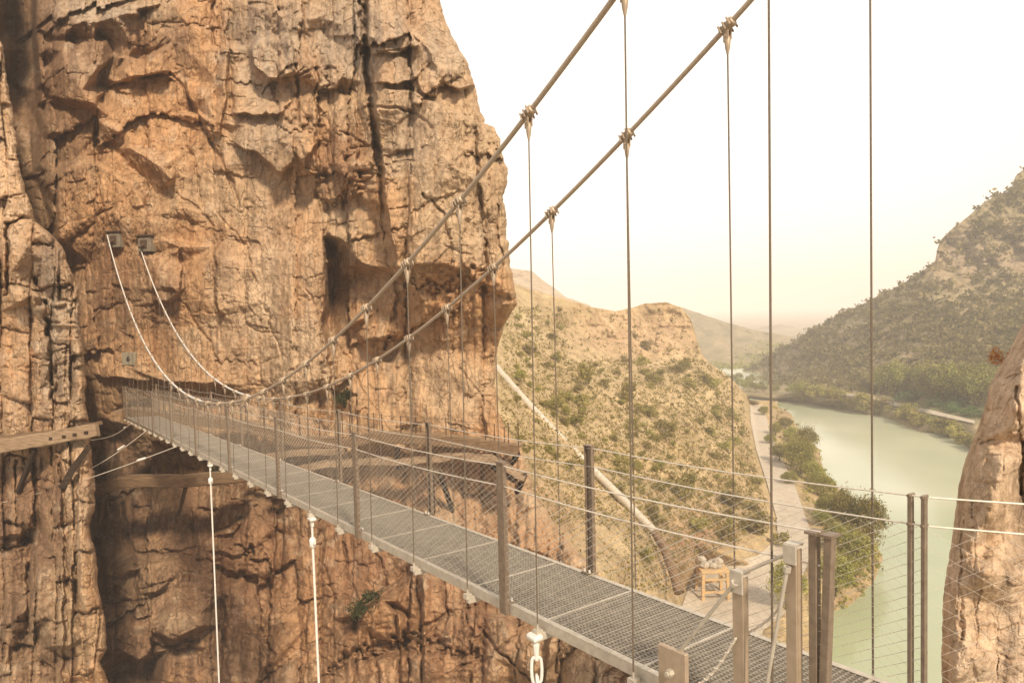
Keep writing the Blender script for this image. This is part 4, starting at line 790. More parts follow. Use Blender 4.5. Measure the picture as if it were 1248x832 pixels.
# --- shore trees
SH = [(939,541,13,1.2),(957,523,15,1.2),(931,506,12,1.2),(983,552,32,.95),(976,578,42,1.0),(950,562,22,1.1),(990,590,28,1.0),(1003,607,28,1.05),(1012,625,24,1.2),(1028,650,50,.72),(1060,674,64,.65),(1042,702,50,.95),(1018,722,44,1.1),(1002,640,20,1.2),(1045,645,30,1.0),(966,540,20,1.1),(962,590,16,1.3),(945,530,15,1.1),(968,562,24,.9),(996,598,24,.9),(1006,632,26,.9),(1020,668,30,.85),(1050,690,34,.85),(1030,708,32,.85),(1012,662,22,1.0),(1036,668,26,.9)]
LBL = {9:'big rounded dark pine on the lake bank, left of the right-hand hanger wire',10:'tall narrow pine leaning over the water at the tip of the lake bank',11:'broad yellow-green tree at the waterside below the tall narrow pine',12:'lowest spreading tree on the bank right behind the steel end posts',3:'brownish round tree at the waterside halfway along the bank',4:'bright yellow-green tree beside the track halfway along the bank'}
for k, (px, py, h, w) in enumerate(SH):
    P = on_hill(px, py, -.2); plant('tree', ROUND[k % 4], P, h * pix2m(px, py, P) * 1.12, w * .92, LBL.get(k, 'small rounded tree in the row between the gravel track and the lake'), 'tree', None if k in LBL else 'small trees along the lake bank', True)
P = on_hill(958, 742, -.2); plant('tree', ROUND[2], P, 62 * pix2m(958, 742, P), .75, 'leafy tree seen through the gap between the steel end posts', 'tree', None, True)
# --- far shore trees
g = np.random.default_rng(77)
FT = [(1072 + 5.6 * k + g.uniform(-2, 2), 480 + .55 * k + g.uniform(-4, 3), g.uniform(30, 46), 'back') for k in range(13)] + [(1133 + 6 * k + g.uniform(-2, 2), 487 + .5 * k + g.uniform(-4, 4), g.uniform(30, 48), 'front') for k in range(13)]
for px, py, h, r in FT:
    P = on_far(px, py, -.3); plant('tree', PINE[int(g.integers(4))], P, h * pix2m(px, py, P), g.uniform(.6, .9), 'rounded olive pine in the far shore grove ' + ('below the grey crag' if r == 'back' else 'above the road near the outcrop'), 'tree', 'pines in the far shore grove ' + ('below the crag' if r == 'back' else 'above the road'), True)
for k in range(84):
    px = 985 + 2.8 * k + g.uniform(-3, 3); py = interp(px, [(985,491),(1060,503),(1120,522),(1190,549),(1260,580)]) - g.uniform(0, 13)
    if 1000 < px < 1180 and g.random() < .25: continue
    P = on_far(px, py, -.2); plant('bush', random.choice(SHRUB), P, g.uniform(10, 21) * pix2m(px, py, P), g.uniform(.9, 1.3), 'low brownish bush at the water\'s edge of the far shore', 'bush', 'bushes lining the far shore')
for k in range(30):
    px = g.uniform(1090, 1235); py = interp(px, [(1090,487),(1150,500),(1235,520)]) - g.uniform(0, 14)
    P = on_far(px, py, -.2); plant('bush', random.choice(GREEN), P, g.uniform(8, 15) * pix2m(px, py, P), 1.2, 'fresh green bush in the low thicket between the far road and the grove', 'bush', 'green bushes above the far road')
for px, py, h in [(945,480,13),(968,484,20),(978,486,24),(990,484,16),(930,478,12),(884,466,14),(893,470,16),(903,474,15),(912,477,17),(921,478,14),(900,464,12),(915,468,13)]:
    P = on_far(px, py, -.2); plant('bush', PINE[0], P, h * pix2m(px, py, P), 1.1, 'dark round bush at the far end of the lake', 'bush', 'bushes at the far end of the lake')
# --- wood on the far hill
g = np.random.default_rng(21); px = g.uniform(868, 1330, 17000); py = g.uniform(190, 486, 17000)
dens = .42 + .5 * fbm(px / 40., py / 30., 12.3, 3) + .25 * np.clip((py - 380) / 60, -1, 1)
crag = np.exp(-(((px - 1195) / 62) ** 2 + ((py - 315) / 26) ** 2) ** 2) + np.exp(-(((px - 1085) / 36) ** 2 + ((py - 440) / 26) ** 2) ** 2)
ok = (py > interp(px, FSKY) - 1) & (g.random(17000) < dens * (1 - .6 * np.clip(crag, 0, 1))) & (py < interp(px, [(880,470),(985,472),(1070,480),(1185,500),(1330,525)]))
px, py = px[ok], py[ok]; P = on_far(px, py, .2); sc = np.linalg.norm(P, axis=1) / F
scatter('hill_wood', P, sc * g.uniform(2.2, 6.2, len(P)), M['hillpine'], 'open pine wood covering the big hill across the lake', 'wood', 16, 9)
# valley plain wood far off
g = np.random.default_rng(23); px = g.uniform(845, 990, 1500); py = 450 - 50 * g.random(1500) ** 1.7; Z = 590 - (py - 402) * 5.1
ok = py > interp(px, [(845,381),(880,391),(920,402),(960,409)]) + 12
P = at(px, py, Z - 4)[ok]; scatter('valley_wood', P, (Z / F * g.uniform(1.5, 4, 1500))[ok], M['pine'], 'far woodland on the hazy valley floor beyond the lake', 'wood', 10, 12)
# --- plants on the rock
def on_cliff(px, py, out=0.0): return at(px, py, cm.sample(px, py) - out)
for px, py, h, w, lb in [(448,752,40,1.1,'dark green shrub growing in the rock crack below the bridge deck'),(264,588,26,1.0,'dark shrub tucked under the bridge beside the old beam'),(420,500,40,.45,'dark moss-green shrub in the slot at the foot of the cave')]:
    P = on_cliff(px, py, .25); plant('shrub', DARKB, P, h * pix2m(px, py, P), w, lb, 'shrub', None)
P = at(1226, 452, 8.9); plant('shrub', crown_mesh('dry_leaves', 900, lobes(7, 6, .5, .2, .6, .26),   .04, M['rust'], 4), P, .36, .85, 'rust orange dry shrub on the edge of the right rock outcrop', 'shrub', None)

# ================================================================== BRIDGE
A0 = np.array([-.12676, 6.84443]); TH = .61351; W = 1.2; HS = 1.22487; H0 = -.59713; RH0 = -2.99488; PS = 3.66316
DD = np.array([-math.sin(TH), math.cos(TH)]); NN = np.array([math.cos(TH), math.sin(TH)])
D3 = np.array([DD[0], DD[1], -.0478]); D3n = D3 / np.linalg.norm(D3); N3 = np.array([NN[0], NN[1], 0]); UP = np.array([0, 0, 1.])
U3 = np.cross(N3, D3n)
if U3[2] < 0: U3 = -U3
def bp_(s, lat, dz=0.0): xy = A0 + DD * s + NN * lat; return np.array([xy[0], xy[1], -2.8741 - .0478 * s + dz])
S0, S1 = -3.75, 30.6
def cab(s): return 1.42 + .0172 * (s - 13.0) ** 2
BR = thing('suspension_bridge', bp_(S0, .6), 'narrow steel suspension footbridge with mesh sides spanning the gorge', 'bridge')
# deck
b = MB()
nl = 30
for k in range(nl):
    lat = .06 + (W - .12) * k / (nl - 1); b.bar(bp_(S0, lat, -.012), bp_(S1, lat, -.012), .005, .024)
s = S0 + .02
while s < S1:
    b.bar(bp_(s, .05, -.010), bp_(s, W - .05, -.010), .009, .014, U3); s += .05 if s < 14 else .06
DECK = b.build('deck_grating', M['grate'], BR)
for lat, sg in ((0.02, -1), (W - .02, 1)):
    b = MB(); b.bar(bp_(S0, lat, -.045), bp_(S1, lat, -.045), .012, .10, U3); b.bar(bp_(S0, lat - sg * .025, .002), bp_(S1, lat - sg * .025, .002), .05, .006, U3)
    b.bar(bp_(S0, lat - sg * .025, -.092), bp_(S1, lat - sg * .025, -.092), .05, .006, U3); b.build('edge_beam', M['steel'], BR)
# cross beams under the deck
i = -3
while H0 + i * HS < S1:
    s = H0 + i * HS; i += 1
    if s < S0: continue
    b = MB(); b.bar(bp_(s, -.06, -.13), bp_(s, W + .06, -.13), .06, .07, U3, .006); b.bar(bp_(s, .05, -.003), bp_(s, W - .05, -.003), .025, .010, U3); b.build('cross_beam', M['steel'], BR)
# posts
for k in range(0, 9):
    for lat, sg in ((-.005, -1), (W + .005, 1)):
        s = k * PS + (.09 if sg > 0 else 0)
        if s > S1: continue
        b = MB(); base = bp_(s, lat + sg * .02); h = 1.40
        b.box(base + UP * (h / 2 - .05), (D3n, N3, UP), (.058, .007, h / 2 + .05), .002)
        for e in (-1, 1): b.box(base + UP * (h / 2 - .05) + D3n * e * .052 + N3 * sg * -.022, (D3n, N3, UP), (.006, .0145, h / 2 + .05))
        b.box(base + UP * (h + .006) - N3 * sg * .016, (D3n, N3, UP), (.064, .034, .006))
        b.box(base + UP * .012 - N3 * sg * .05, (D3n, N3, UP), (.07, .05, .008))
        p = b.build('post', M['post'], BR)
        b = MB()
        for e in (-1, 1): b.tube([base + UP * .02 - N3 * sg * .075 + D3n * .04 * e, base + UP * .05 - N3 * sg * .075 + D3n * .04 * e], .012, 6)
        b.build('bolt', M['white'], p)
# hand cables and netting
for lat, sg in ((-.015, -1), (W + .015, 1)):
    for dz in (1.375, 1.175):
        pts = []
        for k in range(-1, 9):
            a, e = max(k * PS, -3.35), min((k + 1) * PS, S1)
            for t in np.linspace(0, 1, 7)[:-1]: pts.append(bp_(a + (e - a) * t, lat, dz - .035 * math.sin(math.pi * t)))
        pts.append(bp_(S1, lat, dz)); b = MB(); b.tube(pts, .0062, 6); b.build('hand_cable', M['wire'], BR)
    b = MB(); h = 1.16; sp = .135; run = 2.0
    s = S0 + .5 - run
    while s < S1:
        for dr, r in ((1, .0022), (-1, .0009)):
            a, e = (s, s + run) if dr > 0 else (s + run, s)
            t0 = max(0, (S0 + .4 - min(a, e)) / run); t1 = min(1, (S1 - min(a, e)) / run)
            if t0 >= 1 or t1 <= 0: continue
            u0, u1 = (t0, t1) if dr > 0 else (1 - t0, 1 - t1)
            b.tube([bp_(a + (e - a) * u0, lat, .02 + h * (1 - u0)), bp_(a + (e - a) * u1, lat, .02 + h * (1 - u1))], r, 3, False)
        s += sp
    b.build('netting', M['wire'], BR)
# main cables
for lat, s_anchor in ((-.03, 34.6), (W + .03, 35.0)):
    ss = np.concatenate([np.linspace(-9, 13.6, 110)])
    pts = [bp_(s, lat, cab(s)) for s in ss]
    aim = on_cliff(143, 296, .42) if lat < 0 else on_cliff(180, 301, .42)
    b = MB(); b.tube(pts, .024, 10)
    MC = b.build('main_cable', M['cable'], BR, smooth=True)
    b = MB(); b.tube([bp_(s, lat, cab(s)) for s in np.linspace(13.5, s_anchor - .5, 60)] + [aim], .027, 10); b.build('far_cable_glare', M['white'], MC, smooth=True)
    # far stretch of the cable drawn white: its reflected light painted in
    h0 = H0 if lat < 0 else RH0
    i = -6
    while h0 + i * HS < 28.5:
        s = h0 + i * HS; i += 1
        if s < -3.1: continue
        top = bp_(s, lat, cab(s)); tan = bp_(s + .1, lat, cab(s + .1)) - bp_(s - .1, lat, cab(s - .1)); tan /= np.linalg.norm(tan)
        foot = bp_(s, -.055 if lat < 0 else W + .055, -.08)
        b = MB(); b.tube([top - UP * .16, foot], .0075, 6); hg = b.build('hanger_cable', M['hanger'], BR)
        b = MB(); sd = np.cross(tan, UP); sd /= np.linalg.norm(sd); un = np.cross(sd, tan)
        b.tube([top - tan * .075, top - tan * .068, top + tan * .068, top + tan * .075], [.032, .041, .041, .032], 10)
        for e in (-.05, 0, .05):
            b.tube([top + tan * (e - .011), top + tan * (e + .011)], .047, 10)
            for q in (-1, 1): b.tube([top + tan * e + sd * q * .05 + un * .035, top + tan * e + sd * q * .05 - un * .045], .0095, 6)
        for q in (-1, 1): b.box(top - UP * .07 + sd * q * .022, (tan, sd, UP), (.028, .006, .05))
        b.tube([top - UP * .085 - sd * .04, top - UP * .085 + sd * .04], .011, 6)
        b.tube([top - UP * .09, top - UP * .11, top - UP * .18, top - UP * .235], [.02, .029, .021, .009], 10)
        b.build('cable_clamp', M['plate'], hg, smooth=True)
        b = MB(); b.box(foot - UP * .005, (D3n, N3, UP), (.036, .034, .026)); b.tube([foot + UP * .02, foot + UP * .07], .010, 8); b.build('foot_bracket', M['steel'], hg)
# end posts on the near landing (left side): two wide plates, two slim pairs, anchor plate and rods
def uplate(s, lat, h, wid, th, mat, name, tiltd=0.0, base=0.0):
    b = MB(); c0 = bp_(s, lat, base); c1 = bp_(s - tiltd, lat, h); d = c1 - c0; L = np.linalg.norm(d); d = d / L
    b.box((c0 + c1) / 2, (D3n, N3, d), (wid / 2, th / 2, L / 2), .004)
    for e in (-1, 1): b.box((c0 + c1) / 2 + D3n * e * (wid / 2 - .004) + N3 * (th / 2 + .022), (D3n, N3, d), (.004, .022, L / 2 - .02))
    return b, c1
b, t1 = uplate(-2.80, -.06, 1.0, .085, .012, None, '')
p1 = b.build('end_post', M['plate'], BR); b = MB(); b.box(t1 - UP * .05 - N3 * .016, (D3n, N3, UP), (.05, .008, .075), .003); b.box(t1 + UP * .008 + N3 * .02, (D3n, N3, UP), (.05, .04, .006)); b.build('top_plate', M['steel'], p1)
b, t2 = uplate(-3.19, -.06, 1.27, .075, .012, None, '')
p2 = b.build('end_post', M['plate'], BR); b = MB(); b.box(t2 - UP * .05 - N3 * .016, (D3n, N3, UP), (.044, .008, .06), .003); b.box(t2 + UP * .008 + N3 * .02, (D3n, N3, UP), (.044, .036, .006)); b.build('top_plate', M['steel'], p2)
for s, til in ((-3.31, 0), (-3.41, -.02)):
    b = MB(); c0, c1 = bp_(s + (.06 if til else 0) , -.01, -.1), bp_(s, -.01, 1.36); d = (c1 - c0) / np.linalg.norm(c1 - c0)
    b.box((c0 + c1) / 2, (D3n, N3, d), (.026, .026, np.linalg.norm(c1 - c0) / 2), .004); b.box(c1 + UP * .008, (D3n, N3, UP), (.036, .05, .008)); b.build('landing_post', M['post'], BR)
for s in (-3.28, -3.37):
    b = MB(); c0, c1 = bp_(s, W + .02, -.15), bp_(s, W + .02, 1.385); b.box((c0 + c1) / 2, (D3n, N3, UP), (.014, .022, (c1 - c0)[2] / 2), .003)
    for dz in (1.375, 1.175): b.tube([bp_(s, W - .02, dz), bp_(s, W + .06, dz)], .012, 8)
    b.build('landing_post', M['post'], BR)
ap = bp_(-2.27, -.10, .20)
b = MB(); b.box(ap, (D3n, N3, UP), (.13, .02, .14), .006); b.box(ap - UP * .15 + N3 * .05, (D3n, N3, UP), (.13, .06, .015)); an = b.build('anchor_plate', M['plate'], BR)
b = MB(); b.tube([ap - N3 * .06 - UP * .03, ap - N3 * .02 - UP * .03], .03, 6); b.tube([ap - N3 * .055 - UP * .03, ap - N3 * .075 - UP * .03], .018, 8); b.build('bolt', M['steel'], an)
for p, q, r, nm in ((ap + UP * .06 - N3 * .0, t1 - UP * .05 - N3 * .03, .013, 'tie_rod'), (t1 - UP * .01, t2 - UP * .04, .009, 'tie_rod'), (bp_(-3.0, -.12, .1), t2 - UP * .12 - N3 * .04, .012, 'tie_rod')):
    b = MB(); b.tube([p, q], r, 8); b.tube([p + (q - p) * .97, q], r * 2.0, 8); b.build(nm, M['steel'], BR)
b = MB()
for p, q in ((bp_(-2.45, -.10, .12), t1 - UP * .42 - N3 * .03), (t1 - UP * .42 + N3 * .06, t2 - UP * .25 + N3 * .06)):
    pts = [p + (q - p) * t - UP * .05 * math.sin(math.pi * t) for t in np.linspace(0, 1, 9)]; b.tube(pts, .008, 6)
    pts = [v_ + N3 * .014 * math.cos(n_ * 2.1) + UP * .014 * math.sin(n_ * 2.1) for n_, v_ in enumerate([p + (q - p) * t_ - UP * .05 * math.sin(math.pi * t_) for t_ in np.linspace(0, 1, 25)])]; b.tube(pts, .005, 5)
b.build('lashing_wire', M['wire'], BR)

# railing of the near landing, running off to the right in front of the outcrop
R0 = bp_(-3.4, W + .02)
RD = np.array([.93, -.37, 0]); RD /= np.linalg.norm(RD)
RT = thing('landing_railing', R0, 'two pale rail cables and diamond wire net running right from the twin dark posts', 'railing')
for dz in (1.375, 1.175):
    b = MB(); b.tube([R0 + UP * dz, R0 + RD * 1.2 + UP * (dz - .005), R0 + RD * 2.4 + UP * dz], .0065, 6); b.build('rail_cable', M['wire'], RT)
b = MB(); b.box(R0 + RD * 2.4 + UP * .65, (RD, np.cross(UP, RD), UP), (.03, .03, .75), .004); b.build('post', M['post'], RT)
b = MB()
for k in range(-11, 13):
    for dr in (1, -1):
        a = k * .21; x0, x1 = (a, a + 2.0) if dr > 0 else (a + 2.0, a)
        ts = [t_ for t_ in np.linspace(0, 1, 81) if 0 <= x0 + (x1 - x0) * t_ <= 2.38]
        if len(ts) < 2: continue
        b.tube([R0 + RD * (x0 + (x1 - x0) * q) + UP * (1.15 * q) for q in (ts[0], ts[-1])], .0011, 3, False)
b.build('netting', M['wire'], RT)

# anchors on the cliff, plaque
for (px, py, lb) in ((139, 293, 'steel anchor plate on the cliff holding the left main cable'), (176, 298, 'square anchor plate on the cliff holding the right main cable')):
    px += 4; P = on_cliff(px, py, .1); t = thing('anchor_bracket', P, lb, 'anchor')
    ax = (np.array([.98, -.2, 0]), np.array([-.2, -.98, 0]), UP)
    b = MB(); b.box(P - ax[1] * .1, (ax[0], ax[1], UP), (.34, .36, .36), .02); b.build('pad', M['concrete'], t)
    b = MB(); b.box(P - ax[1] * .05 + UP * .40, (ax[0], ax[1], UP), (.42, .40, .035), .01); b.build('cap', M['iron'], t)
    b = MB(); b.box(P + ax[1] * .28, (ax[0], ax[1], UP), (.17, .03, .2), .01); b.tube([P + ax[1] * .25, P + ax[1] * .6 - UP * .2], [.08, .05], 8); b.build('socket', M['iron'], t)
P = on_cliff(159, 437, .12); t = thing('plaque', P, 'small square grey plaque with a dark figure on the cliff above the far bridge end', 'sign')
ax = (np.array([.98, -.2, 0]), np.array([-.2, -.98, 0]))
b = MB(); b.box(P, (ax[0], ax[1], UP), (.36, .15, .31), .02); b.build('board', M['plaque'], t)
b = MB(); c = P + ax[1] * .156
ring = [c + ax[0] * (-.0 + .075 * math.cos(a)) + UP * (-.03 + .085 * math.sin(a)) for a in np.linspace(0, 6.283, 15)]; b.tube(ring, .024, 6)
b.tube([c + ax[0] * -.05 + UP * .05, c + ax[0] * .0 + UP * .13, c + ax[0] * .07 + UP * .10], .02, 6); b.box(c + ax[0] * .0 - UP * .03, (ax[0], ax[1], UP), (.05, .01, .06)); b.build('figure', M['ink'], t)

# ================================================================== GUY CABLES AND CHAIN
def guy(s, lat, drop, lean, label, first):
    top = bp_(s, lat, -.14); t = thing('guy_cable', top, label, 'cable')
    b = MB(); b.box(top, (D3n, N3, UP), (.085, .05, .022), .01); b.box(top - UP * .06, (D3n, N3, UP), (.03, .02, .06)); b.build('bracket', M['white'], t)
    a = top - UP * .10; b = MB(); b.tube([a, a - UP * .2], .018, 8); b.tube([a - UP * .2, a - UP * .23, a - UP * .34, a - UP * .38], [.03, .055, .055, .022], 10); b.tube([a - UP * .28 - D3n * .10, a - UP * .28 + D3n * .10], .02, 8); b.build('clevis', M['white'], t, True)
    b = MB(); e = a - UP * drop + D3n * lean; b.tube([a - UP * .36, e], .019, 8); b.build('rope', M['white'], t, True)
guy(11 * HS + H0 - .05, -.05, 13, 0, 'white guy cable hanging down from the deck left of the old timber beam end', True)
def s_at(px):    # deck edge position under a photo column
    lo, hi = -3.5, 30.
    for _ in range(50):
        m_ = (lo + hi) / 2; q = bp_(m_, -.05, -.1); d = q[1] * CP - q[2] * SP; u = q[1] * SP + q[2] * CP
        X = F * q[0] / d; Y = -F * u / d; x = 624 + X * CR - Y * SR
        if x > px: lo = m_
        else: hi = m_
    return lo
guy(s_at(380), -.05, 11, -.25, 'white guy cable with a long clevis hanging from the middle of the deck edge', False)
# chain
top = bp_(H0, -.09, -.13); t = thing('chain', top, 'heavy white chain hanging from a shackle on the near deck edge', 'chain')
b = MB(); b.box(top + UP * .01, (D3n, N3, UP), (.07, .05, .028), .012); b.tube([top - UP * .03 - D3n * .02, top - UP * .1 - D3n * .02], .024, 8); b.build('shackle', M['white'], t, True)
z = top - UP * .02 - D3n * .02
b = MB(); b.tube([z - UP * .03, z - UP * .18], [.034, .018], 8); b.build('stem', M['white'], t, True)
z = z - UP * .15
for k in range(7):
    b = MB(); sd = np.array([.99, .1, 0]) if k % 2 == 0 else np.array([-.1, .99, 0]); pts = []
    for a in np.linspace(0, 2 * math.pi, 21):
        c, s_ = math.cos(a), math.sin(a); pts.append(z - UP * .12 + sd * .048 * c + UP * (.09 * np.sign(s_) * min(1, abs(s_) * 1.6) + .03 * s_))
    b.tube(pts, .015, 8, False); b.build('link', M['white'], t, True); z = z - UP * .175
# stays from the far deck to the buttress
def stay(p, q, label):
    t = thing('stay_cable', p, label, 'cable'); b = MB(); n = 12
    b.tube([p + (q - p) * k / n - UP * .16 * math.sin(math.pi * k / n) for k in range(n + 1)], .012, 6); b.build('rope', M['wire'], t)
    d = (q - p) / np.linalg.norm(q - p); b = MB(); c = p + d * 1.4 - UP * .06; b.tube([c - d * .2, c - d * .12, c + d * .12, c + d * .2], [.014, .036, .036, .014], 8); b.build('turnbuckle', M['white'], t)
stay(bp_(s_at(215), -.05, -.1), at(-40, 622, pm.sample(-40, 622)), 'lower thin stay cable sloping from the far deck across the buttress')
stay(bp_(s_at(178), -.05, -.1), at(70, 590, pm.sample(70, 590)), 'upper thin stay cable tied to the buttress above the lower one')
stay(bp_(s_at(160), -.05, -.1), at(112, 536, pm.sample(104, 536) + .3), 'short stay cable ending behind the broken timber ledge')

# ================================================================== TIMBER LEDGES AND WALKWAY
def timber(name, pts, Zs, w, h, mat, par, jit=.012):
    """a rough beam along photo points at given depths, wavy like old wood"""
    P = [at(px, py, Z) for (px, py), Z in zip(pts, Zs)]
    out = []
    for a, c in zip(P[:-1], P[1:]):
        for t in np.linspace(0, 1, 5)[:-1]: out.append(a + (c - a) * t)
    out.append(P[-1]); b = MB(); vs = []; g = np.random.default_rng(int(abs(pts[0][0]) * 7 + pts[0][1]))
    for i, p in enumerate(out):
        d = out[min(i + 1, len(out) - 1)] - out[max(i - 1, 0)]; d /= np.linalg.norm(d); sd = np.cross(d, UP); sd /= np.linalg.norm(sd); u = np.cross(sd, d)
        for (x, y) in ((-1, -.8), (-.85, -1), (.85, -1), (1, -.8), (1, .8), (.85, 1), (-.85, 1), (-1, .8)):
            vs.append(p + sd * (x * w / 2 + g.normal() * jit) + u * (y * h / 2 + g.normal() * jit))
    n = len(out); fs = [(i * 8 + k, i * 8 + (k + 1) % 8, i * 8 + 8 + (k + 1) % 8, i * 8 + 8 + k) for i in range(n - 1) for k in range(8)] + [tuple(range(7, -1, -1)), tuple(range((n - 1) * 8, n * 8))]
    b.add(vs, fs); return b.build(name, mat, par)
# broken ledge on the buttress
zl = float(pm.sample(60, 530))
o0 = at(60, 540, zl - .3); t = thing('timber_ledge', o0, 'broken timber ledge with square holes sticking out from the left buttress', 'ledge')
timber('plank', [(-60,553),(0,543),(60,534),(119,523)], [zl - .9] * 4, .18, .42, M['palewood'], t)
timber('plank', [(-60,535),(0,534),(60,527),(112,518)], [zl - .3] * 4, 1.2, .12, M['wood'], t)
for px, py in ((62,534.5),(78,532),(91,529.5),(105,527)):
    b = MB(); c = at(px, py, zl - .995); b.box(c, (np.array([1, 0, 0.]), np.array([0, 1., 0]), np.array([.15, 0, 1]) / 1.011), (.055, .02, .045)); b.build('slot', M['darkwood'], t)
timber('strut', [(109,543),(74,594)], [zl - .75, float(pm.sample(74, 594)) - .15], .14, .16, M['darkwood'], t)
timber('strut', [(43,547),(22,600)], [zl - .75, float(pm.sample(22, 600)) - .15], .12, .14, M['darkwood'], t)
# old beam under the bridge
o0 = at(200, 592, 28.5); t = thing('timber_beam', o0, 'long split timber beam fixed under the far part of the bridge', 'beam')
zb = [30.5, 30.0, 29.6, 29.0]
timber('beam', [(117,598),(150,586),(215,587),(303,580)], zb, .5, .42, M['wood'], t)
timber('board', [(117,592),(150,582),(215,582),(303,575)], [z_ + .5 for z_ in zb], 1.0, .10, M['palewood'], t)
timber('bracket', [(227,592),(217,628)], [29.4, 30.6], .12, .12, M['iron'], t)
timber('bracket', [(127,598),(122,640)], [30.3, 31.5], .14, .14, M['iron'], t)
# cliff walkway to the right
o0 = at(480, 545, 28.5); t = thing('cliff_walkway', o0, 'timber walkway with thin railing rods running along the foot of the cliff', 'walkway')
wl = [(150,503),(230,512),(300,520),(360,538),(420,541),(452,533),(520,536),(580,541),(632,549)]; wz = [31.6,31.2,30.6,29.6,29.0,28.7,28.1,27.5,27.0]
timber('fascia', wl, wz, .16, .40, M['wood'], t)
timber('deck_board', [(x, y - 4) for x, y in wl], [z_ + .75 for z_ in wz], 1.4, .09, M['palewood'], t)
timber('lower_beam', [(330,578),(380,568),(430,563),(470,562),(520,560),(560,555),(600,558),(640,582)], [29.4,29,28.7,28.4,28,27.6,27.3,27.2], .6, .22, M['palewood'], t, .03)
timber('lower_beam', [(300,560),(360,552),(420,549)], [30.2,29.5,29.0], .4, .26, M['palewood'], t)
for a, c, za, zc in (((526,572),(528,624),27.6,28.6),((536,575),(553,628),27.5,28.6),((484,545),(486,572),28.2,28.3),((632,552),(618,572),27.0,27.9),((600,568),(628,586),27.4,27.0),((640,578),(630,600),27.0,27.8)):
    timber('strut', [a, c], [za, zc], .16, .16, M['darkwood'], t)
RODS = [(418,36),(427,32),(436,30),(449,28),(456,28),(466,27),(489,26),(507,25),(544,27),(566,25),(592,28),(603,26),(615,24),(620,30),(632,32),(150,30),(176,29),(200,29),(225,29),(250,29),(275,29),(300,29),(322,28),(345,27),(366,27),(390,28)]
tops = []
for px, h in sorted(RODS):
    py = float(interp(px, wl)); Z = float(interp(px, [(p[0], z_) for p, z_ in zip(wl, wz)])); b = MB()
    p = at(px, py - 2, Z + .1); q = p + UP * (h * Z / F + .02); b.tube([p - UP * .2, q], .022, 6); b.build('railing_rod', M['iron'], t); tops.append(q)
for dz in (-.05, -.45):
    b = MB(); b.tube([q + UP * dz for q in tops], .009, 5); b.build('rail_wire', M['hanger'], t)
b = MB()
for (p, q) in zip(tops[:-1], tops[1:]):
    L_n = np.linalg.norm(q - p); n = max(1, int(L_n / .12))
    if p[0] > -9: continue
    for k in range(n):
        a = p + (q - p) * k / n; b.tube([a, a + (q - p) / n * 4 - UP * .95], .004, 3, False); b.tube([a - UP * .95, a + (q - p) / n * 4], .003, 3, False)
b.build('rail_netting', M['wire'], t)

# ================================================================== PIPE, TRESTLE
pp = [(604,447),(640,488),(680,530),(720,570),(760,609),(798,648)]
P = [on_hill(x, y, .55) for x, y in pp]
t = thing('pipeline', P[0], 'pale straight pipeline running diagonally down the scree hillside', 'pipe')
a0, a1 = P[0], P[-1]; b = MB(); pts = [at(x, y, Zv) for (x, y), Zv in zip(pp, np.linspace(float(hm.sample(604,447)) - 2.0, float(hm.sample(798,648)) - 1.0, 6))]
b.tube(pts, .33, 12); pb = b.build('pipe', M['pipe'], t, True)
for k in range(1, 14):
    u_ = k / 14 * (len(pts) - 1); a_ = int(u_); c = pts[a_] + (pts[a_ + 1] - pts[a_]) * (u_ - a_); d = (pts[a_ + 1] - pts[a_]) / np.linalg.norm(pts[a_ + 1] - pts[a_])
    b = MB(); b.tube([c - d * .09, c + d * .09], .365, 12); b.build('joint_ring', M['pipe'], pb)
P0 = pts[-1]
b = MB(); q = [P0, at(810, 668, 54.5), at(822, 700, 52), at(828, 722, 51)]; b.tube(q, [.33, .36, .38, .38], 12); b.build('lower_pipe', M['wood'], t, True)
P = on_hill(868, 727, 0); s = pix2m(868, 727, P); t = thing('trestle', P, 'orange wooden trestle table with rubble on top at the end of the gravel track', 'trestle')
wd, hh = 14 * s, 32 * s
for sx in (-1, 1):
    for sy in (-1, 1):
        b = MB(); b.bar(P + np.array([sx * wd, sy * wd, -.1]), P + np.array([sx * wd * .93, sy * wd * .93, hh]), 3.4 * s, 3.4 * s, (0, 1, 0), .02); b.build('leg', M['orangewood'], t)
for sy in (-1, 1):
    b = MB()
    for zz in (.35, .78): b.bar(P + np.array([-wd, sy * wd * 1.02, hh * zz]), P + np.array([wd, sy * wd * 1.02, hh * zz]), 1.6 * s, 2.2 * s)
    b.build('rail', M['orangewood'], t)
for sx in (-1, 1):
    b = MB(); b.bar(P + np.array([sx * wd * 1.02, -wd, hh * .6]), P + np.array([sx * wd * 1.02, wd, hh * .6]), 1.6 * s, 2.2 * s); b.build('rail', M['orangewood'], t)
b = MB(); b.box(P + UP * (hh + 1.2 * s), (np.array([1, 0, 0.]), np.array([0, 1., 0]), UP), (wd * 1.12, wd * 1.1, 1.3 * s), .03); b.build('top', M['orangewood'], t)
R_ = thing('rubble', P + UP * (hh + 2.5 * s), 'heap of pale grey rubble on top of the wooden trestle', 'rubble'); g = np.random.default_rng(3)
